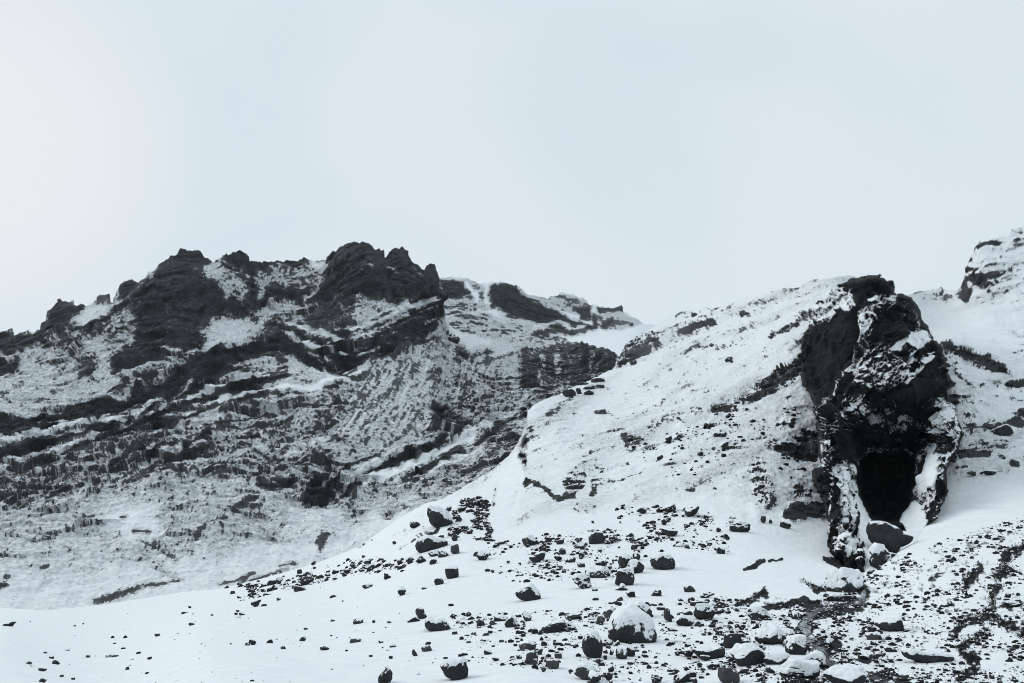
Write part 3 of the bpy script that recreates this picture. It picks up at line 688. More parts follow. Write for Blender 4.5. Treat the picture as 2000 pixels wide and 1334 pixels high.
# foreground flats
G.area([(-300, 1195), (360, 1165), (640, 1120), (780, 1110), (850, 1150), (880, 1200), (780, 1250), (400, 1340), (-300, 1400)], .015, 25)
G.area([(420, 1140), (560, 1110), (700, 1075), (820, 1080), (800, 1110), (660, 1125), (520, 1155), (430, 1165)], .17, 10, (1, -.3))
G.area([(960, 1050), (1150, 1010), (1400, 1010), (1440, 1060), (1300, 1070), (1150, 1100), (960, 1120)], .10, 12)
G.area([(1000, 1180), (1150, 1150), (1260, 1180), (1450, 1180), (1470, 1400), (1000, 1400)], .09, 20)
G.area([(1380, 1150), (1500, 1150), (1620, 1160), (1760, 1200), (1780, 1340), (1740, 1450), (1420, 1450), (1380, 1250)], .27, 16, (1, .15))
G.area([(1700, 1100), (1850, 1050), (2000, 1000), (2300, 950), (2300, 1500), (1740, 1500), (1690, 1250), (1660, 1150)], .30, 12, (1, .1))
G.area([(1960, 1080), (2100, 1040), (2100, 1200), (1960, 1180)], .16, 10); G.area([(1920, 1255), (2300, 1200), (2300, 1450), (1930, 1450)], .14, 12)
G.area([(1830, 950), (2000, 930), (2300, 930), (2300, 990), (2000, 1010), (1870, 1040), (1810, 1060)], .03, 10)
for st in ([(2050, 1040, 8), (1999, 1070, 9), (1974, 1090, 11), (1967, 1108, 12), (1949, 1131, 12), (1941, 1153, 12), (1936, 1176, 9), (1924, 1202, 9), (1886, 1214, 9), (1857, 1238, 7)],
           [(1924, 1200, 8), (1965, 1221, 9), (2000, 1241, 9), (2100, 1280, 9)], [(1938, 1227, 5), (1897, 1248, 7), (1870, 1263, 8), (1895, 1286, 9), (1900, 1304, 10), (1870, 1326, 12)],
           [(1911, 1106, 7), (1895, 1128, 8), (1880, 1155, 7)], [(1963, 1182, 5), (1990, 1184, 5)], [(1930, 1272, 3), (1975, 1270, 4)], [(1815, 1125, 6), (1838, 1118, 4)], [(1840, 1187, 5), (1860, 1186, 4)]):
    G.band(st, .68, 8, (1, -.5))
# stream bed and its banks
STREAM = [(1648, 1100, 5), (1664, 1128, 5), (1688, 1158, 6), (1680, 1176, 9), (1640, 1184, 9), (1600, 1192, 9), (1578, 1204, 11), (1570, 1222, 12), (1576, 1240, 12), (1585, 1256, 13), (1600, 1272, 14), (1618, 1294, 12), (1650, 1306, 9), (1690, 1318, 9), (1730, 1332, 11), (1760, 1350, 12)]
G.band([(a, b, c + 5) for a, b, c in STREAM], .74, 8, (1, .3), -3)
G.band([(1494, 1188, 4), (1520, 1183, 7), (1569, 1181, 8), (1608, 1180, 5)], .98, 3, (1, 0), -4); G.band([(1570, 1135, 2), (1590, 1152, 8), (1612, 1150, 6)], .68, 6, (.8, 1)); G.band([(1440, 1180, 6), (1470, 1165, 6), (1495, 1155, 8)], .75, 6, (1, -.6))  # first band: shadow under the stream bank, painted in as dark ground
G.band([(1625, 1095, 8), (1662, 1102, 12)], .95, 5, None, -2); G.band([(1450, 1106, 3), (1470, 1102, 5), (1490, 1095, 3)], .93, 3, (1, -.3)); G.band([(1500, 1096, 3), (1535, 1092, 3)], .85, 3)
G.band([(1690, 1235, 8), (1700, 1225, 6)], .85, 5); G.band([(1613, 1245, 6), (1640, 1255, 7), (1625, 1270, 6)], .85, 5); G.band([(1672, 1281, 3), (1690, 1286, 4), (1715, 1278, 3)], .9, 3); G.band([(1730, 1322, 4), (1760, 1330, 8)], .9, 4)
G.band([(1530, 1320, 8), (1560, 1330, 10), (1600, 1325, 8)], .75, 6)
# thin lines of rock that follow the beds up the hill
for _ in range(60):
    x0, y0 = _r.uniform(1050, 1560), _r.uniform(600, 960); L_ = _r.uniform(25, 130); sl_ = _r.uniform(-.62, -.25)
    if y0 < 1010 - (x0 - 700) * .47 + 40 or (x0 > 1480 and y0 > 880): continue
    G.band([(x0 + L_ * q_, y0 + L_ * q_ * sl_ + _r.uniform(-2, 2), _r.uniform(.6, 2.6)) for q_ in (0, .25, .5, .75, 1)], _r.uniform(.42, .72), 2.5, None, -2)
for _ in range(22):
    x0, y0 = _r.uniform(1860, 2000), _r.uniform(600, 900); L_ = _r.uniform(20, 80)
    G.band([(x0 + L_ * q_, y0 + L_ * q_ * .25 + _r.uniform(-2, 2), _r.uniform(.6, 2.6)) for q_ in (0, .33, .66, 1)], _r.uniform(.42, .7), 2.5, None, -2)
# soft drifts
for x, y, r_, h in ((1290, 1310, 42, 22), (1150, 1160, 24, 6), (900, 1120, 40, 5), (1520, 1130, 45, 7), (1560, 1150, 25, 5), (1790, 1085, 26, 9), (600, 1180, 80, 5), (200, 1240, 120, 5), (1100, 1170, 40, 5), (960, 1180, 60, 5), (1330, 1090, 40, 6), (1450, 1080, 60, 6)):
    G.band([(x, y, r_ * .3)], None, r_, None, h)
G.finish(4.0)

sky_G = [(-320, 1190), (0, 1187), (90, 1192), (200, 1181), (360, 1156), (430, 1150), (520, 1128), (600, 1105), (650, 1088), (700, 1068), (760, 1025), (800, 1000), (830, 984), (865, 975), (890, 962), (930, 938), (965, 915), (995, 890), (1012, 868), (1021, 845), (1026, 825), (1031, 803), (1045, 790), (1070, 777), (1100, 768), (1130, 755), (1160, 740), (1195, 722), (1212, 700), (1225, 672), (1255, 652), (1285, 633), (1300, 622), (1320, 613), (1345, 607), (1355, 611), (1375, 601), (1400, 602), (1420, 592), (1450, 586), (1480, 578), (1520, 569), (1535, 564), (1555, 565), (1563, 562), (1568, 555), (1585, 549), (1600, 547), (1607, 550), (1640, 543), (1670, 539), (1690, 545), (1720, 560), (1750, 575), (1775, 576), (1790, 570), (1815, 568), (1850, 566), (1873, 567), (1876, 560), (1880, 555), (1882, 548), (1884, 536), (1886, 526), (1890, 517), (1893, 506), (1898, 498), (1904, 490), (1907, 479), (1913, 471), (1933, 470), (1945, 463), (1968, 456), (1975, 452), (1990, 446), (2005, 443), (2100, 420), (2320, 380)]
depth_G = tps([(-300, 1500, 8.6), (400, 1500, 8), (1000, 1500, 7.6), (1600, 1500, 7.3), (2300, 1500, 8), (-300, 1334, 15.5), (0, 1334, 15), (500, 1334, 13.2), (1000, 1334, 12.2), (1500, 1334, 11.5), (2000, 1334, 12), (2300, 1334, 12.5),
    (-300, 1250, 30), (0, 1250, 29), (400, 1250, 26), (0, 1212, 55), (-300, 1212, 55), (0, 1188, 90), (-300, 1190, 90), (200, 1182, 88), (360, 1158, 88), (450, 1200, 44), (650, 1090, 82), (650, 1180, 42), (800, 1040, 64), (830, 980, 78), (900, 1060, 52), (900, 1150, 35),
    (960, 920, 88), (1020, 850, 98), (1030, 803, 106), (1100, 768, 118), (1195, 722, 138), (1225, 672, 158), (1300, 622, 175), (1400, 602, 160), (1520, 569, 142), (1640, 543, 122), (1030, 950, 73), (1200, 1000, 57), (1200, 1080, 42), (1200, 1200, 23), (1000, 1200, 25.5), (700, 1250, 23),
    (1300, 900, 73), (1300, 800, 92), (1400, 700, 114), (1500, 800, 83), (1500, 900, 67), (1550, 700, 95), (1600, 620, 108), (1500, 1000, 53), (1550, 1100, 39), (1450, 1150, 30), (1500, 1220, 19.5), (1650, 1120, 36), (1700, 1060, 46), (1600, 1240, 17.5), (1800, 1200, 21), (1800, 1100, 33),
    (1950, 1050, 38), (2000, 1150, 24), (2300, 1100, 28), (1850, 1020, 45), (1950, 900, 62), (1900, 800, 76), (2000, 700, 95), (1850, 650, 106), (1800, 575, 150), (1850, 567, 155), (1950, 580, 120), (1895, 560, 128), (1900, 510, 133), (1950, 470, 142), (2000, 446, 146), (2300, 390, 160), (2300, 700, 90), (2300, 900, 58), (1700, 900, 70), (1700, 700, 100)])
usG = np.concatenate([np.arange(-1510, -310, 8.0), np.arange(-310, 2310, 1.5), np.arange(2310, 3510, 8.0)])
rowsG = 620
T = jag(usG, np.interp(usG, [p[0] for p in sky_G], [p[1] for p in sky_G]), np.interp(usG, [1000, 1200, 1700, 1860, 1880], [.5, 2.2, 2.2, 2.0, 4.0]))
t = np.linspace(0, 1, rowsG)[:, None]
uG = np.repeat(usG[None], rowsG, 0); vG = crest_rows(usG, T, np.full(len(usG), 1500.0), t)
YG = depth_G(np.clip(uG, -315, 2315), vG)
OUT = [(1561, 690), (1566, 660), (1578, 640), (1580, 605), (1600, 582), (1618, 572), (1634, 558), (1650, 552), (1658, 545), (1672, 542), (1690, 538), (1712, 536), (1726, 538), (1736, 546), (1742, 541), (1747, 556), (1745, 574), (1764, 576), (1778, 582), (1788, 592), (1797, 606), (1803, 625), (1813, 640), (1822, 655), (1838, 672), (1846, 690), (1852, 715), (1858, 738), (1866, 748), (1852, 760), (1855, 780), (1868, 800), (1880, 840), (1874, 878), (1858, 900), (1852, 925), (1852, 955), (1846, 985), (1832, 1012), (1812, 1030), (1806, 1048), (1790, 1066), (1760, 1084), (1735, 1105), (1715, 1120), (1680, 1128), (1645, 1118), (1625, 1085), (1612, 1062), (1618, 1020), (1608, 985), (1603, 964), (1585, 938), (1584, 915), (1596, 905), (1594, 850), (1590, 790), (1578, 768), (1564, 752)]
CAVE = [(1676, 905), (1700, 890), (1760, 888), (1784, 905), (1778, 950), (1768, 985), (1752, 1010), (1735, 1018), (1705, 1008), (1690, 985), (1678, 950)]
YG = YG + 26 * smooth(6, 22, inside(OUT, uG, vG))          # the hollow the tower and its cave are set in
Pfine = None
def near_sheet():
    # relief grows with distance: small bumps by the stream, broad ones on the hill
    P1, r1, D1, n1 = sheet(G, uG, vG, YG, amp=0.95 * np.clip(YG / 95, .16, 1.4), wave=11.0, rough=.5, streak=.8, geo=.8, grain=.7, fine=.6, lie=(.25, 1.7), drift=.24 * smooth(5, 25, YG) * smooth(130, 70, YG))
    st_ = G.at("broad", uG, vG) * .6 + G.at("coarse", uG, vG) * .4          # thin-snow streaks down the hill, with its soft shading painted in as grey
    return P1, r1, (.14 + .42 * smooth(-.4, 1.7, st_)) * smooth(.1, .3, D1) * smooth(1060, 960, vG)
PG, rockG, veilG = near_sheet()
split = np.interp(usG, [-320, 780, 830, 900, 960, 1030, 1150, 1300, 1450, 1580, 1640, 1700, 1800, 1850, 2000, 2320], [900, 1015, 1005, 985, 1000, 985, 1000, 1015, 1030, 1040, 1100, 1100, 1050, 1035, 1000, 970])
k = np.linspace(1, 0, 10, endpoint=False)[:, None, None]
hd = PG[:1].copy(); hd[..., 2] = 0; hd /= np.linalg.norm(hd, axis=-1, keepdims=True)
# behind its crest the near surface drops into the side valley (left) or runs on as hillside (right)
dropG = np.interp(usG, [-320, 650, 1000, 1200, 2320], [3, 6, 30, 25, 12])[None, :, None]; backG = np.interp(usG, [-320, 1000, 1300, 2320], [25, 20, 50, 60])[None, :, None]
farG = PG[:1] + hd * backG * k + np.array([0, 0, -1.0]) * dropG * k ** 1.3
PGall = np.concatenate([farG, PG], 0); rGall = np.concatenate([np.repeat(rockG[:1], 10, 0), rockG], 0)
vall = np.concatenate([np.repeat(vG[:1], 10, 0), vG], 0)
fG = grid_faces(*PGall.shape[:2])
upper = (vall < split[None]).ravel()[fG[:, 0]]
for nm, sel, mt in (("hill", upper, M_HILL), ("ground", ~upper, M_GROUND)):
    vv, ff, aa = compact(PGall.reshape(-1, 3), fG[sel], {"rock": rGall, "veil": np.concatenate([np.repeat(veilG[:1], 10, 0), veilG], 0)})
    o = mesh_object(nm, vv, ff, mt, attrs=aa); o["kind"] = "structure"
def on_ground(u, v):
    """Point of the near surface seen at image pixel (u, v)."""
    j = int(np.clip(np.searchsorted(usG, u), 0, len(usG) - 1)); i = int(np.clip(np.searchsorted(vG[:, j], v), 0, rowsG - 1))
    return PG[i, j]
_usA = np.arange(-310, 1290, 1.35)
_vA = crest_rows(_usA, jag(_usA, np.interp(_usA, [p[0] for p in sky_A], [p[1] for p in sky_A]), 7.0), np.interp(_usA, [p[0] for p in foot_A], [p[1] for p in foot_A]), np.linspace(0, 1, 520)[:, None])
def on_mountain(u, v):
    j = int(np.clip(round((u + 310) / 1.35), 0, len(_usA) - 1)); return PA[int(np.clip(np.searchsorted(_vA[:, j], v), 0, 519)), j]
#@@TOWER
# ---- the rock tower with the cave at its foot
R = ImageMap(.88, (.25, -1))
# what the sides look like
R.area([(1584, 585), (1634, 555), (1650, 560), (1650, 600), (1625, 620), (1590, 640), (1575, 640)], .5, 5, (1, -.55))
R.area([(1655, 545), (1695, 540), (1697, 600), (1670, 612), (1655, 580)], .9, 4, (.3, -1)); R.area([(1640, 570), (1662, 560), (1668, 600), (1650, 605)], .5, 5, (.3, 1))
R.area([(1695, 563), (1750, 563), (1750, 600), (1690, 605)], .56, 4, (1, .05)); R.area([(1698, 536), (1732, 536), (1732, 566), (1702, 568)], .96, 4); R.area([(1733, 545), (1747, 545), (1748, 578), (1735, 572)], .85, 3)
R.area([(1674, 602), (1720, 598), (1722, 640), (1705, 680), (1700, 720), (1672, 712)], .60, 6, (.4, -1)); R.area([(1672, 610), (1700, 600), (1712, 615), (1690, 650), (1675, 660)], .5, 5, (.5, -1))
R.area([(1719, 606), (1765, 606), (1770, 674), (1720, 676), (1700, 665)], .88, 5, (.3, 1)); R.area([(1755, 585), (1795, 590), (1805, 645), (1770, 648), (1762, 610)], .72, 5, (.2, 1))
R.area([(1668, 668), (1764, 678), (1766, 750), (1700, 765), (1665, 750)], .6, 6, (.1, 1))
R.area([(1572, 762), (1569, 692), (1599, 645), (1635, 614), (1665, 622), (1674, 656), (1662, 692), (1641, 742), (1620, 770), (1590, 775)], 1.0, 4, (.1, 1))
R.band([(1625, 768, 4), (1650, 738, 5), (1671, 713, 4)], .28, 3, (1, -1), 6)
R.area([(1772, 655), (1812, 643), (1820, 656), (1802, 685), (1788, 690), (1768, 745), (1764, 730), (1776, 690)], .33, 3, (.5, -1), 6)
R.band([(1765, 752, 2), (1788, 728, 5), (1812, 711, 3)], .28, 3, (1, -.7), 6); R.band([(1740, 683, 2), (1760, 675, 4), (1783, 668, 2)], .08, 2, (1, -.3), 5); R.band([(1780, 708, 3), (1800, 700, 3), (1818, 692, 2)], .15, 2, (1, -.4), 4)
R.area([(1815, 650), (1846, 690), (1856, 740), (1825, 760), (1815, 720), (1825, 690)], .80, 4)
R.area([(1640, 770), (1690, 770), (1700, 800), (1650, 850), (1632, 830)], .70, 6, (1, -.8)); R.band([(1645, 805, 2), (1665, 790, 4), (1688, 770, 3)], .25, 4, (1, -.8)); R.band([(1678, 795, 3), (1684, 790, 4)], .1, 3)
R.area([(1690, 780), (1850, 760), (1845, 830), (1820, 880), (1780, 900), (1660, 900), (1640, 860), (1690, 830)], .78, 6, (1, -.3))
R.area([(1690, 796), (1770, 796), (1770, 832), (1700, 832)], .66, 6, (1, -.1), 0); R.area([(1690, 872), (1775, 872), (1775, 900), (1720, 904), (1690, 892)], .66, 5, (1, .15))
R.area([(1592, 800), (1622, 790), (1628, 850), (1624, 950), (1600, 950), (1592, 880)], .64, 5, (.05, 1)); R.area([(1600, 770), (1625, 775), (1625, 800), (1600, 800)], .7, 5, (.1, 1))
R.area([(1582, 908), (1612, 915), (1612, 965), (1598, 962)], 1.0, 4)
R.area([(1630, 900), (1676, 905), (1680, 960), (1700, 1015), (1700, 1060), (1675, 1090), (1630, 1090), (1612, 1040), (1622, 960)], .43, 6, (.1, 1), 0)
R.band([(1632, 930, 3), (1631, 1000, 4), (1629, 1062, 4)], .93, 3, (0, 1)); R.band([(1655, 905, 4), (1668, 935, 4)], .85, 4); R.band([(1671, 985, 3), (1672, 1050, 3), (1672, 1090, 3)], .92, 2, (0, 1)); R.band([(1650, 1000, 3), (1662, 1030, 4), (1655, 1060, 3)], .7, 4)
R.area([(1604, 1042), (1634, 1038), (1634, 1075), (1612, 1072)], .85, 4); R.area([(1640, 1086), (1676, 1086), (1676, 1118), (1645, 1118)], 1.0, 3, None, 0, 1.2)
R.area([(1672, 968), (1690, 990), (1702, 1014), (1698, 1058), (1680, 1060), (1674, 1010)], .06, 4); R.area([(1675, 1060), (1700, 1060), (1700, 1125), (1675, 1118)], .45, 4, (.1, 1))
R.area([(1776, 935), (1790, 900), (1812, 862), (1832, 866), (1852, 910), (1852, 960), (1830, 1015), (1812, 1025), (1795, 985), (1778, 960)], .54, 4, (.35, 1))
R.area([(1810, 868), (1826, 864), (1834, 905), (1824, 950), (1806, 950), (1792, 965), (1788, 950), (1806, 910)], .07, 3, (.2, 1)); R.band([(1812, 880, 2), (1802, 905, 4), (1792, 930, 5), (1778, 945, 4)], .9, 3); R.band([(1826, 945, 5), (1845, 955, 6), (1822, 985, 7), (1815, 1010, 5)], .85, 4)
R.area([(1780, 850), (1818, 852), (1812, 872), (1785, 866)], .7, 4, (1, .4)); R.area([(1760, 1000), (1785, 975), (1808, 1010), (1812, 1040), (1790, 1045), (1752, 1025)], .12, 4, (1, -.3)); R.band([(1735, 1015, 3), (1758, 1022, 3), (1762, 1038, 3), (1800, 1045, 3)], .85, 3)
R.area([(1824, 770), (1868, 790), (1880, 850), (1852, 905), (1826, 870), (1822, 830)], .4, 5, (.3, 1)); R.band([(1826, 800, 6), (1820, 850, 6)], .8, 5); R.band([(1818, 890, 3), (1845, 855, 4)], .7, 4); R.area([(1822, 850), (1852, 850), (1860, 880), (1825, 885)], .75, 5)
R.area([(1690, 1040), (1800, 1040), (1800, 1130), (1690, 1130)], .15, 4)
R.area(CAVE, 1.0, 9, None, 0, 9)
# hollows and ledges: metres deeper into the hill
R.area([(1660, 785), (1845, 770), (1850, 850), (1800, 900), (1660, 900), (1640, 840)], None, 24, None, 0, 1.3)
R.area([(1668, 815), (1835, 805), (1830, 870), (1795, 920), (1668, 920), (1655, 850)], None, 20, None, 0, 1.2)
R.area([(1674, 850), (1815, 845), (1800, 920), (1680, 930)], None, 18, None, 0, 1.2)
R.area([(1664, 840), (1800, 840), (1790, 900), (1670, 900)], None, 16, None, 0, 1.2)
R.band([(1672, 600, 3), (1675, 660, 3), (1664, 700, 3)], None, 5, None, 0, 2.0); R.band([(1715, 610, 4), (1720, 660, 3)], None, 6, None, 0, 1.0)
R.band([(1760, 640, 3), (1800, 700, 3)], None, 8, None, 0, -1.2); R.band([(1780, 720, 5), (1820, 690, 5)], None, 6, None, 0, .8); R.band([(1690, 580, 4), (1745, 590, 4)], None, 8, None, 0, -1.0)
R.band([(1700, 780, 5), (1770, 770, 6), (1830, 750, 6)], None, 8, None, 0, -1.2); R.band([(1612, 800, 8), (1610, 920, 8)], None, 8, None, 0, -1.2); R.band([(1650, 930, 5), (1652, 1060, 6)], None, 6, None, 0, -1.0)
R.finish(2.6)
rR_ = random.Random(3)
depth_R = tps([(1650, 1110, 38.5), (1640, 1000, 45.5), (1612, 900, 52), (1605, 800, 57), (1700, 1110, 38), (1830, 1000, 46), (1820, 920, 50), (1850, 830, 55), (1870, 850, 60), (1700, 700, 57), (1690, 620, 63), (1700, 545, 71), (1740, 560, 72), (1790, 610, 67), (1820, 680, 61), (1840, 740, 58),
    (1740, 760, 56), (1680, 780, 56), (1655, 690, 61), (1580, 700, 75), (1600, 650, 73), (1630, 600, 75), (1600, 760, 66), (1650, 560, 76), (1730, 850, 58), (1790, 850, 58), (1670, 850, 57), (1725, 950, 60), (1680, 940, 54), (1790, 930, 53), (1730, 1010, 52), (1730, 1045, 45), (1770, 1070, 42), (1700, 1060, 42), (1560, 560, 85), (1560, 900, 62), (1880, 600, 75), (1890, 1000, 50), (1550, 1120, 42), (1850, 1120, 38)])
uR, vR = np.meshgrid(np.arange(1548, 1892, 1.15), np.arange(526, 1136, 1.15))
wob = fbm(np.stack([uR.ravel() / 16, vR.ravel() / 16, np.zeros(uR.size)], -1), 4, .6).reshape(uR.shape)
step_ = np.round(vnoise(np.stack([uR.ravel() / 21, vR.ravel() / 13, np.full(uR.size, 4.4)], -1)) * 4).reshape(uR.shape) / 4 - .5
sdR = inside(OUT, uR, vR) + wob * 3.2 + step_ * 9
YR = depth_R(uR, vR) + R.at("E", uR, vR)
hillY = np.minimum(depth_G(uR, vR) + 3.0, YR + 34)
rim = (1 - np.clip(sdR / (7 + 4 * wob), 0, 1)) ** 2.2
YR = YR + np.maximum(hillY - YR, 0) * rim
PR, rockR, _, _ = sheet(R, uR, vR, YR, crest=.25 + .75 * smooth(2, 16, sdR), block=1.7, amp=.75, wave=8.5, rough=.5, streak=.8, geo=1.1, fine_geo=.8, grain=.4, fine=.45, coarse=.4, broad=.2, gain=.55, lie=(1.0, 1.7), veins=.8)
fR = grid_faces(*uR.shape)
keep = (sdR > 0).ravel()[fR].all(1)
incave = (inside(CAVE, uR, vR) > -4).ravel()[fR].all(1)
def tag(o, label=None, category=None, group=None):
    if label: o["label"] = label
    if category: o["category"] = category
    if group: o["group"] = group
vv, ff, aa = compact(PR.reshape(-1, 3), fR[keep & ~incave], {"rock": rockR})
tower = mesh_object("rock_tower", vv, ff, M_TOWER, attrs=aa)
tag(tower, "tall black rock tower with an arched cave at its foot", "rock tower")
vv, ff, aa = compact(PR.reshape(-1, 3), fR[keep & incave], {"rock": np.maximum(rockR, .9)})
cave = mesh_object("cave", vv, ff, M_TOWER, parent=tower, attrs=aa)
#@@BOULDERS
# ------------------------------------------------------------------ boulders
_ico = {}
def ico(level):
    if level not in _ico:
        b = bmesh.new(); bmesh.ops.create_icosphere(b, subdivisions=level, radius=1.0)
        b.verts.ensure_lookup_table()
        _ico[level] = (np.array([v.co for v in b.verts]), np.array([[v.index for v in f.verts] for f in b.faces])); b.free()
    return _ico[level]
def vert_normals(V, Fc):
    fn = np.cross(V[Fc[:, 1]] - V[Fc[:, 0]], V[Fc[:, 2]] - V[Fc[:, 0]])
    n = np.zeros_like(V)
    for k_ in range(3):
        np.add.at(n, Fc[:, k_], fn)
    return n / (np.linalg.norm(n, axis=1, keepdims=True) + 1e-12)
def rock_shape(level, kind, rg, outline=None):
    """Unit rock: cut planes and weathering; r round, a angular, b blocky, s slab, j jagged."""
    V, Fc = ico(level)
    V = V.copy()
    npl, lo, rough_ = {"r": (15, .70, .06), "a": (11, .52, .07), "b": (10, .58, .06), "s": (10, .5, .07), "j": (13, .42, .19)}[kind]
    nr = rg.normal(size=(npl, 3)); nr /= np.linalg.norm(nr, axis=1, keepdims=True)
    if kind in "bs":
        nr[:6] = np.array([[1, 0, 0], [-1, 0, 0], [0, 1, 0], [0, -1, 0], [0, 0, 1], [0, 0, -1]]) + rg.normal(size=(6, 3)) * .16
        nr /= np.linalg.norm(nr, axis=1, keepdims=True)
    d = rg.uniform(lo, 1.0, npl)
    dots = V @ nr.T
    rr = np.where(dots > .06, d / np.maximum(dots, .06), 9.0)
    r = -np.log(np.exp(-34 * np.minimum(rr, 3)).sum(1) + np.exp(-34 * 1.2)) / 34
    if kind == "r":
        r = .9 * r + .09
    V *= r[:, None]
    off = rg.uniform(0, 100, 3)
    V *= (1 + rough_ * fbm(V * 1.8 + off, 3) + rough_ * .55 * fbm(V * 5 + off, 4, .6))[:, None]
    if outline is not None:                       # a known silhouette, with real thickness behind it
        o = np.array(outline, float); o -= (o.max(0) + o.min(0)) / 2; o /= np.abs(o).max(0); o[:, 1] *= -1
        ang = np.arctan2(o[:, 1], o[:, 0]); order = np.argsort(ang); ang = ang[order]; rad = np.hypot(o[:, 0], o[:, 1])[order]
        ang = np.concatenate([ang - 2 * np.pi, ang, ang + 2 * np.pi]); rad = np.tile(rad, 3)
        U_ = V / np.linalg.norm(V, axis=1, keepdims=True)
        th = np.arctan2(U_[:, 2], U_[:, 0]); rho = np.sqrt(np.clip(1 - U_[:, 1] ** 2, 0, 1)) ** .55
        wv = 1 + .05 * fbm(U_ * 3 + off, 4, .6)
        R_ = np.interp(th, ang, rad) * rho * wv
        V = np.stack([R_ * np.cos(th), U_[:, 1] * .85 * wv, R_ * np.sin(th)], 1)
    V -= (V.max(0) + V.min(0)) / 2
    V /= np.abs(V).max(0)
    return V, Fc
GROUP_BIG = "boulders strewn over the snow"
def boulder(u, v, wpx, hpx, kind, snow, label, group, seed, outline=None, brown=False, deep=.10, level=None, dy=None):
    """One rock standing in the snow; snow is how much lies on it (0 bare to 1 buried)."""
    rg = np.random.default_rng(seed)
    base = on_ground(u, v + hpx * (.5 - deep))
    Y = base[1]; px = Y / F
    if level is None:
        level = 5 if wpx > 34 else 4 if wpx > 15 else 3
    V, Fc = rock_shape(level, kind, rg, outline)
    sx, sz = wpx * px * .5, hpx * px * .5 * 1.06
    sy = (dy if dy else rg.uniform(.75, 1.15)) * max(min(sx, sz * 1.6), sz * .9)
    V = V * np.array([sx, sy, sz])
    a, b = ray(np.array(u, float), np.array(v, float))
    Yc = Y + sy * .35
    loc = np.array([a * Yc, Yc, b * Yc])
    n = vert_normals(V, Fc)
    size = max(sx, sz)
    nz_ = fbm(V / size * 2.2 + seed, 4, .6); nf = fbm(V / size * 9 + seed, 3, .6)
    bury = n[:, 2] + nz_ * .42 + nf * .24 + .15 * (V[:, 2] / sz) - .10 * n[:, 1] * 0
    thr = 1.02 - 1.15 * snow
    rock = np.clip(.5 - (bury - thr) * 1.9, -.5, 1.5)
    o = mesh_object("boulder", V, Fc, M_BROWN if brown else M_BOULDER, attrs={"rock": rock, "veil": np.full(len(V), .12)})
    o.location = loc
    tag(o, label, "boulder", group)
    if snow > .3 and wpx >= 18:                    # a cushion of snow lying on top
        m = smooth(0.02, .34, bury - thr - .05 + nf * .22)
        lift = m * np.clip(.055 + .05 * nz_, .012, .2) * sz * 2 * (.5 + snow * .7)
        W = V + n * (lift[:, None] * .35) + np.array([0, 0, 1.0]) * lift[:, None] * .75 - n * ((1 - m) * .02 * size)[:, None]
        keep_f = (m[Fc] > .0).any(1)
        if keep_f.sum() > 12:
            vv_, ff_, aa_ = compact(W, Fc[keep_f], {"rock": np.clip(.34 - m * .62 + nf * .55, -.5, .8), "veil": np.zeros(len(W))})
            mesh_object("snow_cap", vv_, ff_, M_CAP, parent=o, attrs=aa_)
    return o
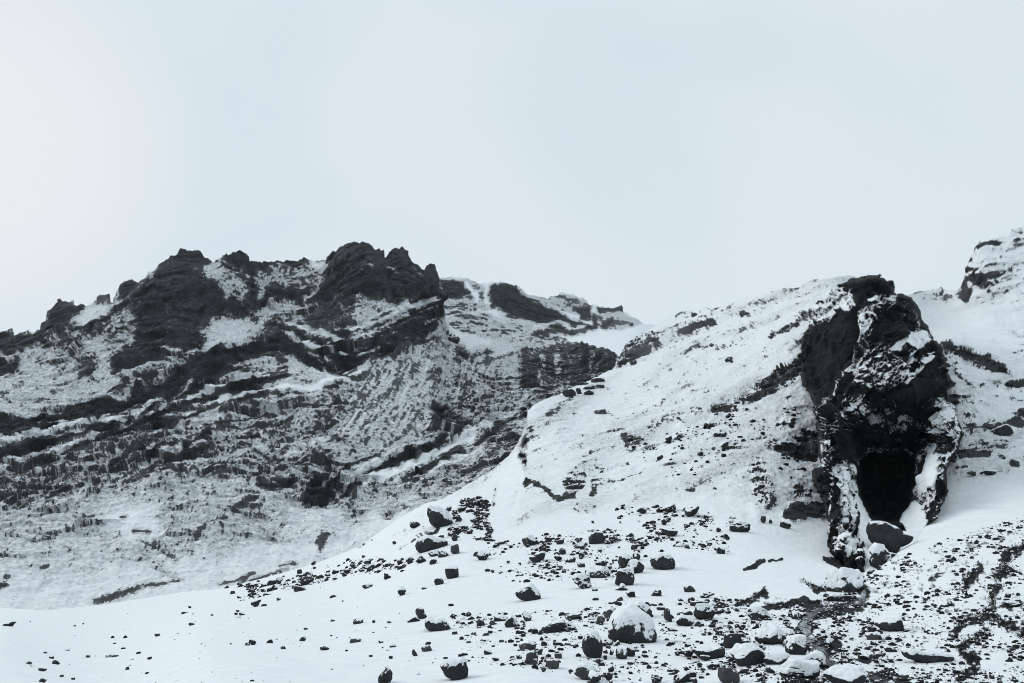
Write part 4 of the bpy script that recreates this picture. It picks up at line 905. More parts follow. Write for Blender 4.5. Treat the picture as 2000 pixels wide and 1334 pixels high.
BIG = [
 # u, v, width, height, kind, snow, label, extras
 (859, 1013, 50, 44, "a", .50, "tall dark wedge with a pointed upper left corner and snowy sloping top", dict(outline=[(834, 992), (848, 996), (866, 1001), (880, 1010), (885, 1023), (880, 1034), (866, 1034), (848, 1028), (836, 1013)], deep=.15)),
 (843, 1064, 62, 32, "s", .40, "wide flat-faced dark slab under the tall pointed wedge", dict(outline=[(813, 1058), (832, 1052), (848, 1056), (873, 1061), (868, 1070), (845, 1076), (818, 1079)], deep=.2)),
 (889, 1074, 18, 22, "a", .10, "upright grey pointed stone just right of the flat-faced slab", dict(brown=True)),
 (888, 1051, 12, 13, "a", .05, "little dark stone between the slab and the pointed wedge", {}),
 (883, 1118, 26, 24, "b", .45, "lone blocky boulder with a white band of snow across its middle", {}),
 (857, 1136, 18, 13, "b", .30, "small square block lying just below the banded lone boulder", {}),
 (846, 1098, 14, 11, "a", .05, "small bare dark cube on snow under the flat-faced slab", {}),
 (822, 1093, 21, 16, "j", .40, "rough dark stone left of the small bare cube", {}),
 (800, 1095, 13, 16, "r", .55, "white-faced stone with a thin dark rim, left of the rough stone", {}),
 (866, 1083, 22, 14, "j", .6, "snow-dusted lump leaning under the lower edge of the flat-faced slab", {}),
 (848, 1082, 24, 13, "r", .75, "nearly white lump between flat-faced slab and rough stone", {}),
 (943, 1086, 24, 19, "r", .55, "snow-capped round boulder with two small stones at its left", {}),
 (930, 1082, 11, 11, "a", .2, "small dark stone touching the snow-capped round boulder's left side", {}),
 (1035, 1057, 32, 22, "a", .42, "broad dark boulder with a snowy hollow in its right shoulder", {}),
 (1049, 1089, 32, 22, "a", .36, "black keel-shaped boulder with a strip of snow on top", dict(outline=[(1033, 1088), (1041, 1088), (1052, 1083), (1064, 1079), (1064, 1088), (1056, 1096), (1047, 1100), (1038, 1096)])),
 (1099, 1078, 12, 12, "r", .15, "small round dark stone in the gap right of the keel-shaped boulder", {}),
 (1072, 1054, 15, 10, "a", .30, "dark stone at the left of the pair above the keel-shaped boulder", {}),
 (1094, 1058, 15, 12, "a", .35, "dark stone at the right of the pair above the keel-shaped boulder", {}),
 (1131, 1066, 22, 14, "a", .35, "hooked dark stone poking up behind a snow lump", {}),
 (1090, 1089, 16, 14, "a", .5, "half-buried stone between keel-shaped boulder and small round dark stone", {}),
 (1136, 1084, 12, 10, "r", .3, "small dark stone below the hooked dark stone", {}),
 (1116, 1093, 17, 12, "r", .6, "snowy egg-shaped stone below the small round dark stone", {}),
 (1135, 1103, 15, 11, "a", .3, "dark chip right of the snowy egg-shaped stone", {}),
 (1056, 1106, 11, 8, "a", .2, "dark chip on the snow under the keel-shaped boulder", {}),
 (810, 1025, 20, 12, "a", .15, "flat dark stone left of the tall pointed wedge", {}),
 (930, 982, 24, 18, "j", .25, "black jagged block at the top of the rock pile on the snow bank", {}),
 (947, 982, 16, 13, "a", .15, "dark block at the right end of the rock pile on the snow bank", {}),
 (902, 994, 17, 12, "a", .25, "dark stone on the upper left of the rock pile on the snow bank", {}),
 (917, 998, 15, 8, "s", .35, "thin flat stone in the middle of the rock pile", {}),
 (931, 1003, 13, 11, "a", .1, "pointed dark stone in the middle right of the rock pile", {}),
 (928, 1015, 20, 12, "j", .3, "broken dark stone in the lower part of the rock pile", {}),
 (876, 994, 13, 12, "a", .3, "square dark stone at the upper right corner of the tall pointed wedge", {}),
 (887, 1001, 10, 9, "a", .3, "small stone right of the square one beside the tall wedge", {}),
 (896, 1014, 12, 11, "a", .2, "dark stone in the lower left of the rock pile", {}),
 (893, 1032, 16, 11, "j", .4, "crumbly dark stone at the foot of the rock pile", {}),
 (907, 1030, 15, 7, "s", .4, "thin dark sliver right of the crumbly stone under the rock pile", {}),
 (880, 1043, 10, 8, "a", .2, "little dark stone under the lower right tip of the tall wedge", {}),
 (861, 1048, 12, 6, "s", .3, "thin dark plate between tall wedge and flat-faced slab", {}),
 (1031, 1160, 48, 35, "j", .56, "big speckled pyramid of crumbly rock alone on the open snow", dict(outline=[(1005, 1157), (1020, 1149), (1034, 1141), (1045, 1150), (1053, 1160), (1052, 1174), (1035, 1177), (1022, 1170)])),
 (823, 1200, 22, 24, "j", .15, "upright dark spike at the left end of the open snow", dict(outline=[(813, 1192), (819, 1189), (828, 1199), (833, 1212), (826, 1211), (816, 1203)])),
 (855, 1222, 48, 28, "j", .38, "ragged dark ledge sloping down right from the upright spike", dict(outline=[(830, 1209), (845, 1216), (862, 1212), (875, 1220), (880, 1235), (862, 1236), (840, 1233)])),
 (808, 1211, 24, 11, "a", .35, "low dark triangle left of the upright spike", {}),
 (887, 1309, 52, 42, "j", .42, "large dark boulder with a thick snow drift on its back, at the bottom edge", dict(outline=[(860, 1300), (875, 1294), (893, 1296), (905, 1289), (912, 1300), (910, 1322), (898, 1330), (880, 1322), (866, 1311)])),
 (833, 1267, 20, 12, "r", .10, "smooth greenish grey oval stone above left of the large drifted boulder", dict(brown=True)),
 (836, 1257, 11, 8, "a", .2, "small dark stone just above the smooth grey oval stone", {}),
 (810, 1276, 11, 13, "a", .1, "small upright dark stone left of the smooth grey oval stone", {}),
 (753, 1320, 26, 32, "r", .42, "dark round boulder with a ring of snow on its crown, at the bottom edge", {}),
 (939, 1218, 16, 17, "a", .1, "bare dark stone standing beside a smaller grey one", {}),
 (961, 1217, 11, 11, "r", .1, "small grey stone right of the bare standing dark stone", dict(brown=True)),
 (978, 1209, 26, 13, "s", .35, "low dark ledge stone sloping into a snowy hump", {}),
 (1000, 1216, 28, 24, "a", .5, "snowy tent-shaped boulder with a dark right face", {}),
 (1030, 1206, 16, 19, "r", .7, "white rounded boulder with a dark right edge", {}),
 (1080, 1226, 46, 24, "j", .22, "long black broken slab left of the big speckled boulder's stones", dict(outline=[(1057, 1226), (1070, 1221), (1084, 1215), (1100, 1214), (1101, 1224), (1090, 1233), (1072, 1235), (1058, 1236)])),
 (1119, 1205, 32, 16, "a", .25, "brownish grey flat boulder behind the long black broken slab", dict(brown=True)),
 (1043, 1233, 16, 14, "j", .4, "small broken stone left of the long black broken slab", {}),
 (1112, 1225, 24, 18, "j", .6, "snow-clogged lump at the right end of the long black broken slab", {}),
 (1030, 1262, 32, 20, "r", .32, "grey-brown rounded boulder among the bottom stones, upper of two", dict(brown=True)),
 (1038, 1286, 26, 26, "j", .35, "grey-brown rough boulder among the bottom stones, lower of two", dict(brown=True)),
 (1054, 1273, 12, 12, "a", .25, "dark stone right of the two grey-brown boulders", {}),
 (1078, 1297, 27, 18, "s", .22, "grey concave slab stone lower right of the two grey-brown boulders", dict(brown=True)),
 (1090, 1281, 14, 11, "b", .25, "grey block above the grey concave slab stone", dict(brown=True)),
 (1062, 1307, 9, 9, "r", .05, "tiny round grey stone left below the grey concave slab", dict(brown=True)),
 (1063, 1257, 12, 10, "a", .2, "forked dark chip in the open snow right of the grey-brown boulders", {}),
 (1085, 1258, 9, 8, "a", .15, "dark chip next to the forked chip on the open snow", {}),
 (1157, 1263, 38, 50, "a", .36, "tall black boulder leaning left with a snowy back, left of the biggest boulder", dict(outline=[(1140, 1264), (1150, 1240), (1163, 1238), (1174, 1255), (1172, 1275), (1168, 1285), (1152, 1280)])),
 (1190, 1256, 14, 12, "r", .5, "small snow-capped stone right of the tall leaning black boulder", {}),
 (1206, 1256, 10, 10, "r", .7, "small white ball of a stone beneath the biggest boulder's left edge", {}),
 (1180, 1258, 10, 12, "r", .75, "small white stone squeezed beside the tall leaning black boulder", {}),
 (1214, 1276, 21, 23, "r", .55, "round stone with white cap under the biggest boulder", {}),
 (1231, 1272, 17, 22, "r", .5, "smaller capped stone pressed to the right of the round capped one", {}),
 (1195, 1274, 9, 11, "a", .3, "small dark stone left of the round capped stone", {}),
 (1170, 1292, 14, 10, "r", .2, "dark stone directly below the tall leaning black boulder", {}),
 (1182, 1284, 8, 8, "a", .15, "small dark chip right below the tall leaning black boulder", {}),
 (1143, 1312, 42, 30, "a", .52, "broad snow-covered boulder with a grey front at the bottom edge", dict(brown=True)),
 (1161, 1323, 24, 20, "r", .6, "round capped stone in front of the broad snow-covered boulder", {}),
 (1188, 1321, 16, 15, "a", .3, "dark stone right of the round capped stone at the bottom edge", {}),
 (1194, 1308, 12, 14, "a", .35, "slim dark stone above the dark one at the bottom edge", {}),
 (1236, 1232, 92, 74, "r", .76, "biggest boulder, its rounded front plastered with speckled snow over a black base", dict(outline=[(1191, 1232), (1196, 1218), (1210, 1200), (1230, 1195), (1252, 1200), (1268, 1212), (1277, 1232), (1281, 1252), (1262, 1262), (1238, 1269), (1210, 1256), (1193, 1243)], deep=.2, dy=.8)),
 (1246, 1193, 58, 32, "a", .35, "dark arched rock right behind the biggest boulder", dict(outline=[(1216, 1192), (1238, 1188), (1245, 1178), (1262, 1185), (1272, 1200), (1275, 1212), (1250, 1210), (1222, 1205)], deep=.1)),
 (1193, 1200, 24, 21, "b", .3, "grey stone split by a line of snow, left behind the biggest boulder", dict(brown=True)),
 (1173, 1212, 18, 20, "r", .3, "grey upright stone left of the split grey stone", dict(brown=True)),
 (1186, 1227, 10, 6, "s", .1, "flat dark chip at the left foot of the biggest boulder", {}),
 (1337, 1214, 34, 24, "r", .55, "capped dark boulder with a dark bar of rock behind it", {}),
 (1337, 1199, 30, 10, "s", .15, "dark bar of rock behind the capped boulder", dict(deep=.15)),
 (1375, 1198, 38, 32, "a", .42, "black boulder with a clean dome of snow, right of the capped dark boulder", {}),
 (1366, 1180, 34, 12, "s", .3, "dark curved rim of rock behind the snow-domed black boulder", dict(deep=.15)),
 (1366, 1219, 18, 12, "a", .35, "dark pointed stone under the snow-domed black boulder", {}),
 (1304, 1204, 14, 28, "a", .15, "thin dark fin of rock standing in smooth snow", dict(outline=[(1305, 1189), (1309, 1200), (1311, 1217), (1304, 1208), (1297, 1203)])),
 (1291, 1189, 16, 7, "s", .1, "flat dark sliver upper left of the thin dark fin", {}),
 (1310, 1231, 10, 6, "s", .1, "flat dark chip below the thin dark fin", {}),
 (1384, 1275, 62, 24, "j", .28, "long black overhanging ledge of rock, bottom centre", dict(outline=[(1353, 1270), (1375, 1267), (1395, 1268), (1412, 1263), (1414, 1282), (1400, 1286), (1378, 1286), (1362, 1277)])),
 (1342, 1275, 24, 16, "a", .35, "dark pointed end of rock left of the long overhanging ledge", {}),
 (1376, 1285, 20, 9, "s", .4, "snow-topped splinter under the long overhanging ledge", {}),
 (1432, 1254, 32, 30, "b", .12, "bare black five-sided block above a snowy hump", {}),
 (1462, 1282, 66, 38, "r", .60, "large smooth boulder with an even white cap and dark underside", {}),
 (1423, 1318, 38, 36, "a", .10, "grey pointed pyramid stone at the bottom edge", dict(brown=True, outline=[(1404, 1319), (1421, 1300), (1431, 1306), (1441, 1333), (1425, 1331)])),
 (1283, 1326, 22, 16, "j", .25, "dark broken stone left of the bottom edge mound", {}),
 (1330, 1324, 34, 20, "j", .35, "ragged dark stone clump at the bottom edge right of the snow mound", {}),
 (1348, 1317, 22, 9, "s", .2, "curved dark strip of rock above the ragged stone clump", {}),
 (1357, 1330, 10, 10, "a", .2, "small dark stone right of the ragged stone clump", {}),
 (1390, 1301, 22, 8, "s", .2, "thin dark strip of stone in the snow below the long overhanging ledge", {}),
 (1166, 1052, 32, 23, "b", .42, "solitary dark boulder with a speckled crown, upper slope", {}),
 (1187, 1059, 16, 12, "j", .4, "crumbly stone at the right foot of the solitary speckled boulder", {}),
 (1308, 1041, 30, 18, "a", .36, "dark beak-shaped boulder with a notch of snow on top", {}),
 (1294, 1099, 46, 32, "r", .42, "clean dark barrel-shaped boulder with a thick white cap", dict(outline=[(1271, 1093), (1277, 1086), (1294, 1083), (1311, 1086), (1317, 1094), (1316, 1110), (1305, 1115), (1288, 1114), (1274, 1107)])),
 (1222, 1098, 29, 29, "r", .50, "round speckled boulder at the upper left of the tight cluster", {}),
 (1243, 1086, 15, 19, "r", .55, "small tall capped stone at the top of the tight cluster", {}),
 (1240, 1108, 36, 26, "r", .55, "domed boulder with an even cap in the middle of the tight cluster", {}),
 (1219, 1128, 36, 36, "b", .46, "square boulder with a sharp lower right corner at the bottom of the tight cluster", {}),
 (1214, 1148, 24, 15, "a", .45, "dark stone half buried under the square boulder of the tight cluster", {}),
 (1232, 1162, 20, 14, "j", .35, "spiky dark stone below the tight cluster", {}),
 (1211, 1170, 13, 9, "a", .1, "grey chip on the snow below the tight cluster", dict(brown=True)),
 (1407, 1076, 17, 14, "b", .25, "lone dark notched cube on the open slope toward the cave", {}),
 (1168, 1118, 50, 24, "a", .42, "dark diagonal rock half hidden behind a smooth drift", {}),
 (1137, 1137, 38, 32, "j", .68, "snow-plastered boulder left of the dark diagonal rock", {}),
 (1180, 1101, 12, 14, "a", .2, "dark leaning stone above the dark diagonal rock", {}),
 (1191, 1108, 8, 7, "a", .2, "dark chip between the leaning stone and the tight cluster", {}),
 (1253, 997, 20, 14, "r", .55, "half-round stone showing only its dark lower left rim", {}),
 (1305, 993, 34, 16, "j", .55, "snow-filled low outcrop with a dark crack, high on the slope", {}),
 (1351, 999, 28, 20, "a", .45, "dark shard lying diagonally down to the right, high on the slope", {}),
 (1275, 1020, 13, 9, "a", .2, "small dark stone left of the ring-shaped stone", {}),
 (1297, 1019, 12, 13, "r", .45, "small ring-shaped stone with snow in the middle", {}),
 (1240, 1069, 15, 11, "a", .3, "dark stone above the tight cluster", {}),
 (1347, 1151, 24, 15, "j", .25, "dark spiky stone at the corner of the barrel boulder's snow apron", {}),
 (1381, 1163, 30, 13, "j", .35, "flat dark crumbly stone right of the spiky stone", {}),
 (1282, 1160, 20, 14, "j", .3, "splayed dark splinters of stone left of the spiky stone", {}),
 (1163, 1171, 13, 7, "r", .1, "lone dark pebble-like stone in the smooth hollow", {}),
 (1162, 1153, 11, 7, "r", .1, "flat grey stone under the snow-plastered boulder", dict(brown=True)),
 (1444, 1031, 40, 21, "a", .55, "snow-covered block with a dark left end near the tower's snow slope", {}),
 (1404, 1035, 10, 10, "r", .3, "small dark stone left of the snow-covered block", {}),
 (1534, 1026, 22, 14, "r", .2, "rounded dark stone below the outcrop left of the tower", {}),
 (1490, 1014, 10, 14, "a", .2, "dark upright stone left of the outcrop by the tower", {}),
 (1505, 1018, 7, 7, "a", .1, "tiny dark stone between the upright stone and the outcrop by the tower", {}),
 (1649, 1144, 72, 56, "r", .74, "huge round boulder buried in snow beside the little waterfall", dict(deep=.3, dy=.9)),
 (1502, 1242, 54, 40, "r", .60, "boulder with a smooth white hood over a dark front, left of the stream", {}),
 (1556, 1264, 44, 36, "r", .42, "dark streaked dome-shaped boulder at the stream's edge", {}),
 (1535, 1240, 34, 22, "a", .38, "dark rock between the white-hooded boulder and the stream", {}),
 (1516, 1288, 48, 22, "r", .62, "low white boulder between even-capped boulder and streaked dome", {}),
 (1562, 1306, 74, 34, "r", .78, "broad white snow hump at the bottom edge left of the stream", {}),
 (1592, 1289, 44, 28, "r", .70, "white sloping boulder right at the bend of the stream", {}),
 (1654, 1328, 82, 42, "r", .82, "large smooth white mound at the bottom edge by the stream", {}),
 (1481, 1201, 42, 28, "r", .74, "white rounded hump above the white-hooded boulder", {}),
 (1500, 1308, 11, 10, "r", .05, "small round grey stone right of the grey pointed pyramid", dict(brown=True)),
 (1454, 1309, 16, 8, "b", .1, "small grey oblong stone right of the grey pointed pyramid", dict(brown=True)),
 (1622, 1257, 16, 20, "r", .68, "small white standing stone on the right bank of the stream", {}),
 (1552, 1202, 12, 18, "r", .7, "small white stone standing in the head of the stream", {}),
 (1641, 1170, 56, 12, "s", .68, "flat white stone lying across the stream below the huge round boulder", {}),
 (1741, 1220, 50, 32, "a", .52, "white-topped boulder with a dark furred front on the right bank", {}),
 (1706, 1243, 30, 13, "s", .45, "smooth grey wave-shaped stone left of the furred boulder", dict(brown=True)),
 (1813, 1282, 92, 26, "s", .5, "long low ledge with a thick snow roof and black front on the right bank", dict(outline=[(1767, 1276), (1775, 1271), (1800, 1278), (1835, 1279), (1862, 1284), (1858, 1292), (1830, 1291), (1808, 1297), (1785, 1290)])),
 (1738, 1049, 84, 58, "b", .22, "big black boulder blocking the mouth of the cave", dict(outline=[(1698, 1030), (1703, 1018), (1722, 1016), (1738, 1022), (1760, 1040), (1782, 1046), (1775, 1056), (1752, 1064), (1742, 1077), (1720, 1066), (1700, 1052)], deep=.0, on="tower", dy=.6)),
 (1718, 1088, 42, 46, "a", .72, "white pointed snow-covered rock in front of the cave's black boulder", dict(outline=[(1697, 1090), (1706, 1070), (1711, 1065), (1730, 1076), (1737, 1090), (1730, 1106), (1710, 1112), (1699, 1104)], on="tower", dy=.6)),
 (1745, 1092, 20, 24, "a", .2, "dark stone wedged right of the white pointed rock", dict(on="tower")),
 (1111, 769, 28, 19, "a", .28, "black block on the snow shoulder's crest, leftmost of its row", dict(deep=.3)),
 (1138, 751, 26, 8, "s", .3, "thin dark slab above the black block on the crest", {}),
 (1168, 744, 28, 11, "s", .3, "dark pointed slab at the top of the crest row", {}),
 (1160, 757, 44, 10, "s", .4, "long thin dark slab in the middle of the crest row", {}),
 (1130, 764, 12, 13, "a", .3, "dark stone between the black block and the long crest slab", {}),
 (1150, 768, 20, 10, "a", .4, "rounded dark stone beneath the long crest slab", {}),
 (1401, 849, 15, 9, "a", .3, "lone dark stone in the middle of the snow hill", {}),
 (1306, 855, 13, 10, "b", .5, "small snowy block on the snow hill left of the lone dark stone", {}),
 (1328, 852, 16, 11, "r", .75, "white lump right of the small snowy block on the hill", {}),
 (1230, 861, 14, 13, "j", .2, "black stone in the small clump on the left of the snow hill", {}),
 (1248, 859, 18, 8, "s", .2, "flat black stone at the right of the small hill clump", {}),
 (1421, 704, 11, 8, "a", .3, "small dark stone high on the snow hill", {}),
 (1897, 924, 17, 10, "r", .1, "grey rounded stone on the smooth snow right of the cave", dict(brown=True)),
 (1934, 923, 25, 9, "r", .4, "flat oval stone with a snow streak right of the grey rounded stone", {}),
 (1917, 924, 7, 5, "r", .1, "tiny dark stone between two larger ones right of the cave", {}),
 (1955, 842, 36, 22, "b", .35, "dark angular boulder under the slope's dark scarp at far right", {}),
 (886, 663, 26, 25, "r", .45, "round boulder perched on the mountain shoulder", dict(on="mountain")),
 (1740, 1268, 24, 12, "r", .3, "dark low stone left of the long roofed ledge", {}),
 (1975, 1181, 34, 14, "j", .35, "dark mossy stone at the right edge", {}),
 (600, 1131, 26, 26, "j", .35, "ragged dark upright rock on the left bank's stone row", {}),
 (585, 1150, 24, 11, "s", .5, "snowy slab at the lower left foot of the ragged upright rock", {}),
 (725, 1108, 34, 12, "a", .3, "long dark rock at the right of the left bank's stone row", {}),
 (718, 1100, 15, 13, "j", .5, "snow-dusted stone on top of the long dark rock", {}),
 (757, 1126, 14, 12, "j", .2, "black knobbly stone between long dark rock and banded lone boulder", {}),
 (718, 1145, 20, 9, "a", .4, "dark wedge with snow on top below the long dark rock", {}),
 (785, 1155, 15, 18, "r", .75, "white stone outlined by dark cracks, alone on the snow", {}),
 (499, 1179, 18, 14, "j", .1, "round black stone at the left end of the smooth snowfield", {}),
 (585, 1117, 11, 10, "a", .1, "dark stone at the foot of the scree above the ragged upright rock", {}),
 (699, 1214, 19, 11, "b", .4, "black block with a white square of snow on it", {}),
 (694, 1252, 22, 8, "s", .02, "bare grey oblong stone in the lower snowfield", dict(brown=True)),
 (634, 1267, 17, 8, "a", .05, "bare dark spindle-shaped stone in the lower snowfield", {}),
 (591, 1248, 13, 11, "a", .3, "dark two-faced stone left of the spindle-shaped one", {}),
 (494, 1255, 14, 11, "a", .1, "dark peaked stone with a smaller one at its left, lower snowfield", {}),
 (483, 1258, 9, 6, "a", .1, "small stone touching the dark peaked stone's left", {}),
 (527, 1253, 12, 8, "a", .3, "dark stone right of the dark peaked stone", {}),
 (767, 1262, 12, 8, "r", .5, "snow-topped stone in the lower snowfield near the grey oval", {}),
 (744, 1255, 9, 7, "a", .1, "dark chip left above the snow-topped stone of the lower snowfield", {}),
 (763, 1284, 8, 6, "a", .05, "dark chip below the snow-topped stone of the lower snowfield", {}),
 (724, 1281, 8, 5, "a", .05, "dark flat chip left of the bottom ring-capped boulder", {}),
 (218, 1281, 26, 6, "j", .2, "long thin dark stone with a knob in the lower left snow", {}),
 (109, 1294, 13, 9, "a", .05, "dark stone at the left, upper of the left corner's pair", {}),
 (82, 1308, 14, 7, "a", .05, "dark stone at the left, lower of the left corner's pair", {}),
 (20, 1219, 26, 10, "j", .3, "dark ragged stone at the left edge of the smooth snow", {}),
 (83, 1329, 14, 8, "a", .05, "dark stone cut by the bottom edge at far left", {}),
]
def on_tower(u, v):
    return world(np.array(float(u)), np.array(float(v)), float(depth_R(np.array([[u]], float), np.array([[v]], float))[0, 0]) - .4)
nb = 0
for row in BIG:
    u_, v_, w_, h_, kd, sn, lab, ex = row
    ex = dict(ex); nb += 1
    where = ex.pop("on", "")
    if where:
        keep_fn = on_ground
        on_ground = on_mountain if where == "mountain" else on_tower
        boulder(u_, v_, w_, h_, kd, sn, lab, GROUP_BIG, 100 + nb, **ex)
        on_ground = keep_fn
    else:
        boulder(u_, v_, w_, h_, kd, sn, lab, GROUP_BIG, 100 + nb, **ex)

# small stones one can still count, in the clusters the slope has
def cluster(n, poly, lo, hi, label, group, flat=.75, snow=(.05, .45), spots=()):
    xs = [p[0] for p in poly]; ys = [p[1] for p in poly]
    pts = list(spots); tries = 0
    while len(pts) < n and tries < 4000:
        tries += 1
        x, y = random.uniform(min(xs), max(xs)), random.uniform(min(ys), max(ys))
        if inside(poly, np.array([[x]], float), np.array([[y]], float))[0, 0] < 0: continue
        if any((abs(x - q[0]) < 7 and abs(y - q[1]) < 5) for q in pts): continue
        if any(abs(x - q[0]) < q[2] * .5 + 3 and abs(y - q[1]) < q[3] * .5 + 3 for q in BIG): continue
        pts.append((x, y, lo + (hi - lo) * random.random() ** 2.2))
    global nb
    for p in pts:
        nb += 1
        s_ = p[2]
        boulder(p[0], p[1], s_ * random.uniform(.9, 1.35), s_ * random.uniform(.6, 1.0) * (flat + .25), random.choice("aaajrb"), random.uniform(*snow), label, group, 1000 + nb, level=3 if s_ > 7 else 2, brown=random.random() < .15)
cluster(20, [(430, 1150), (560, 1120), (720, 1080), (860, 1085), (800, 1120), (640, 1140), (480, 1172)], 5, 12, "small dark stone in the long stone row along the left snow bank", "small stones of the left bank row", spots=[(455, 1157, 9), (470, 1143, 8), (515, 1143, 9), (530, 1138, 14), (545, 1132, 12), (640, 1122, 9), (655, 1117, 12), (672, 1123, 8), (690, 1105, 10), (780, 1110, 8), (745, 1092, 8), (770, 1060, 8), (612, 1100, 8), (545, 1170, 9)])
cluster(18, [(0, 1230), (400, 1215), (780, 1180), (800, 1330), (0, 1334)], 4, 9, "small dark stone poking out of the smooth snow of the lower left", "small stones of the lower left snow", spots=[(88, 1274, 7), (101, 1284, 8), (57, 1295, 7), (172, 1282, 7), (292, 1285, 7), (307, 1240, 8), (249, 1305, 8), (121, 1320, 6), (375, 1218, 7), (464, 1193, 7), (472, 1199, 9), (461, 1199, 6), (370, 1186, 6), (553, 1265, 8), (597, 1228, 6), (650, 1212, 7), (730, 1214, 6), (760, 1215, 7)])
cluster(10, [(950, 1090), (1080, 1095), (1150, 1060), (1130, 1120), (1000, 1135), (950, 1120)], 3.5, 8, "small dark chip in the speckled belt of stones on the middle slope", "small stones of the middle slope")
cluster(14, [(880, 1215), (1010, 1225), (1120, 1240), (1130, 1280), (1000, 1290), (900, 1260)], 4, 10, "small dark stone among the boulders of the bottom centre", "small stones of the bottom centre", spots=[(894, 1215, 9), (935, 1226, 8), (888, 1238, 10), (925, 1238, 9), (950, 1240, 10), (915, 1254, 10), (968, 1287, 11), (953, 1273, 12), (1000, 1284, 9), (1014, 1283, 9)])
cluster(10, [(1180, 1270), (1300, 1240), (1340, 1260), (1240, 1300), (1220, 1334), (1170, 1334)], 4, 9, "small dark stone in the snow around the biggest boulder's foot", "small stones round the biggest boulder")
cluster(16, [(1330, 1215), (1450, 1180), (1480, 1200), (1440, 1240), (1400, 1260), (1330, 1250)], 4, 9, "small dark stone on the speckled snow left of the white-hooded boulder", "small stones of the speckled snow", spots=[(1400, 1172, 11), (1425, 1172, 9), (1440, 1172, 10), (1422, 1196, 11), (1440, 1192, 9), (1350, 1172, 12), (1330, 1172, 10)])
cluster(6, [(1200, 990), (1340, 1005), (1420, 1010), (1410, 1060), (1240, 1060), (1150, 1020)], 4, 8, "small dark stone on the upper snow slope above the tight cluster", "small stones of the upper slope")
cluster(8, [(1600, 1220), (1700, 1200), (1720, 1290), (1640, 1300)], 5, 12, "small snowy stone on the right bank of the stream", "small stones of the right bank", snow=(.3, .65))
# ------------------------------------------------------------------ gravel, moss and the stream
def scatter_mesh(name, n, sampler, size, level, mat, category, label):
    V, Fc = ico(level)
    allV, allF, allR = [], [], []
    c = 0
    for k_ in range(n):
        u_, v_ = sampler()
        p = on_ground(u_, v_); px = p[1] / F
        s_ = size() * px * .5
        W = V * (1 + .35 * (rng.random((len(V), 1)) - .5)) * np.array([rng.uniform(.75, 1.4), rng.uniform(.7, 1.3), rng.uniform(.65, 1.25)]) * s_
        a_ = rng.uniform(0, 6.28); ca, sa = math.cos(a_), math.sin(a_)
        W = np.stack([W[:, 0] * ca - W[:, 1] * sa, W[:, 0] * sa + W[:, 1] * ca, W[:, 2]], 1)
        allV.append(W + p + np.array([0, 0, .1 * s_])); allF.append(Fc + c); c += len(V)
        allR.append(np.where(V[:, 2] > rng.uniform(.35, 1.2), .1, 1.0))
    o = mesh_object(name, np.concatenate(allV), np.concatenate(allF), mat, attrs={"rock": np.concatenate(allR), "veil": np.zeros(c)}, smooth_shade=False)
    o["kind"] = "stuff"; tag(o, label, category)
    return o
ZONES = [(.07, [(1480, 1180), (1560, 1175), (1690, 1150), (1700, 1185), (1600, 1200), (1600, 1250), (1650, 1290), (1760, 1325), (1740, 1345), (1620, 1320), (1550, 1250), (1550, 1205)]), (.30, [(1700, 1110), (1850, 1055), (2000, 1005), (2060, 1000), (2060, 1340), (1740, 1340), (1690, 1250), (1670, 1160)]), (.20, [(1400, 1160), (1500, 1200), (1720, 1200), (1740, 1340), (1420, 1340), (1380, 1250)]),
         (.12, [(1150, 1180), (1450, 1170), (1450, 1334), (1150, 1334)]), (.08, [(880, 1200), (1160, 1190), (1160, 1320), (900, 1290)]), (.09, [(930, 1060), (1200, 1030), (1320, 1060), (1180, 1140), (960, 1140)]),
         (.06, [(1200, 985), (1440, 1000), (1420, 1080), (1220, 1060)]), (.06, [(430, 1150), (720, 1085), (850, 1100), (640, 1135), (470, 1175)]), (.03, [(1450, 800), (1600, 790), (1600, 930), (1300, 930), (1220, 870)]), (.06, [(900, 975), (955, 970), (960, 1060), (870, 1050)]), (.012, [(0, 1205), (400, 1180), (800, 1110), (900, 1200), (860, 1334), (0, 1334)])]
ZW = np.cumsum([z[0] for z in ZONES]); ZW = ZW / ZW[-1]
def zone_point():
    z = ZONES[int(np.searchsorted(ZW, rng.random()))][1]
    xs = [p[0] for p in z]; ys = [p[1] for p in z]
    while True:
        x, y = rng.uniform(min(xs), max(xs)), rng.uniform(min(ys), max(ys))
        if inside(z, np.array([[x]]), np.array([[y]]))[0, 0] > 0 and vnoise(np.array([[x / 26, y / 13, 3.1]]))[0] > rng.uniform(.25, .75):
            return x, y
scatter_mesh("gravel", 9500, zone_point, lambda: 1.8 + 10.0 * rng.random() ** 3.6, 1, M_GROUND, "gravel", "dark gravel and pebbles showing through the thin snow")

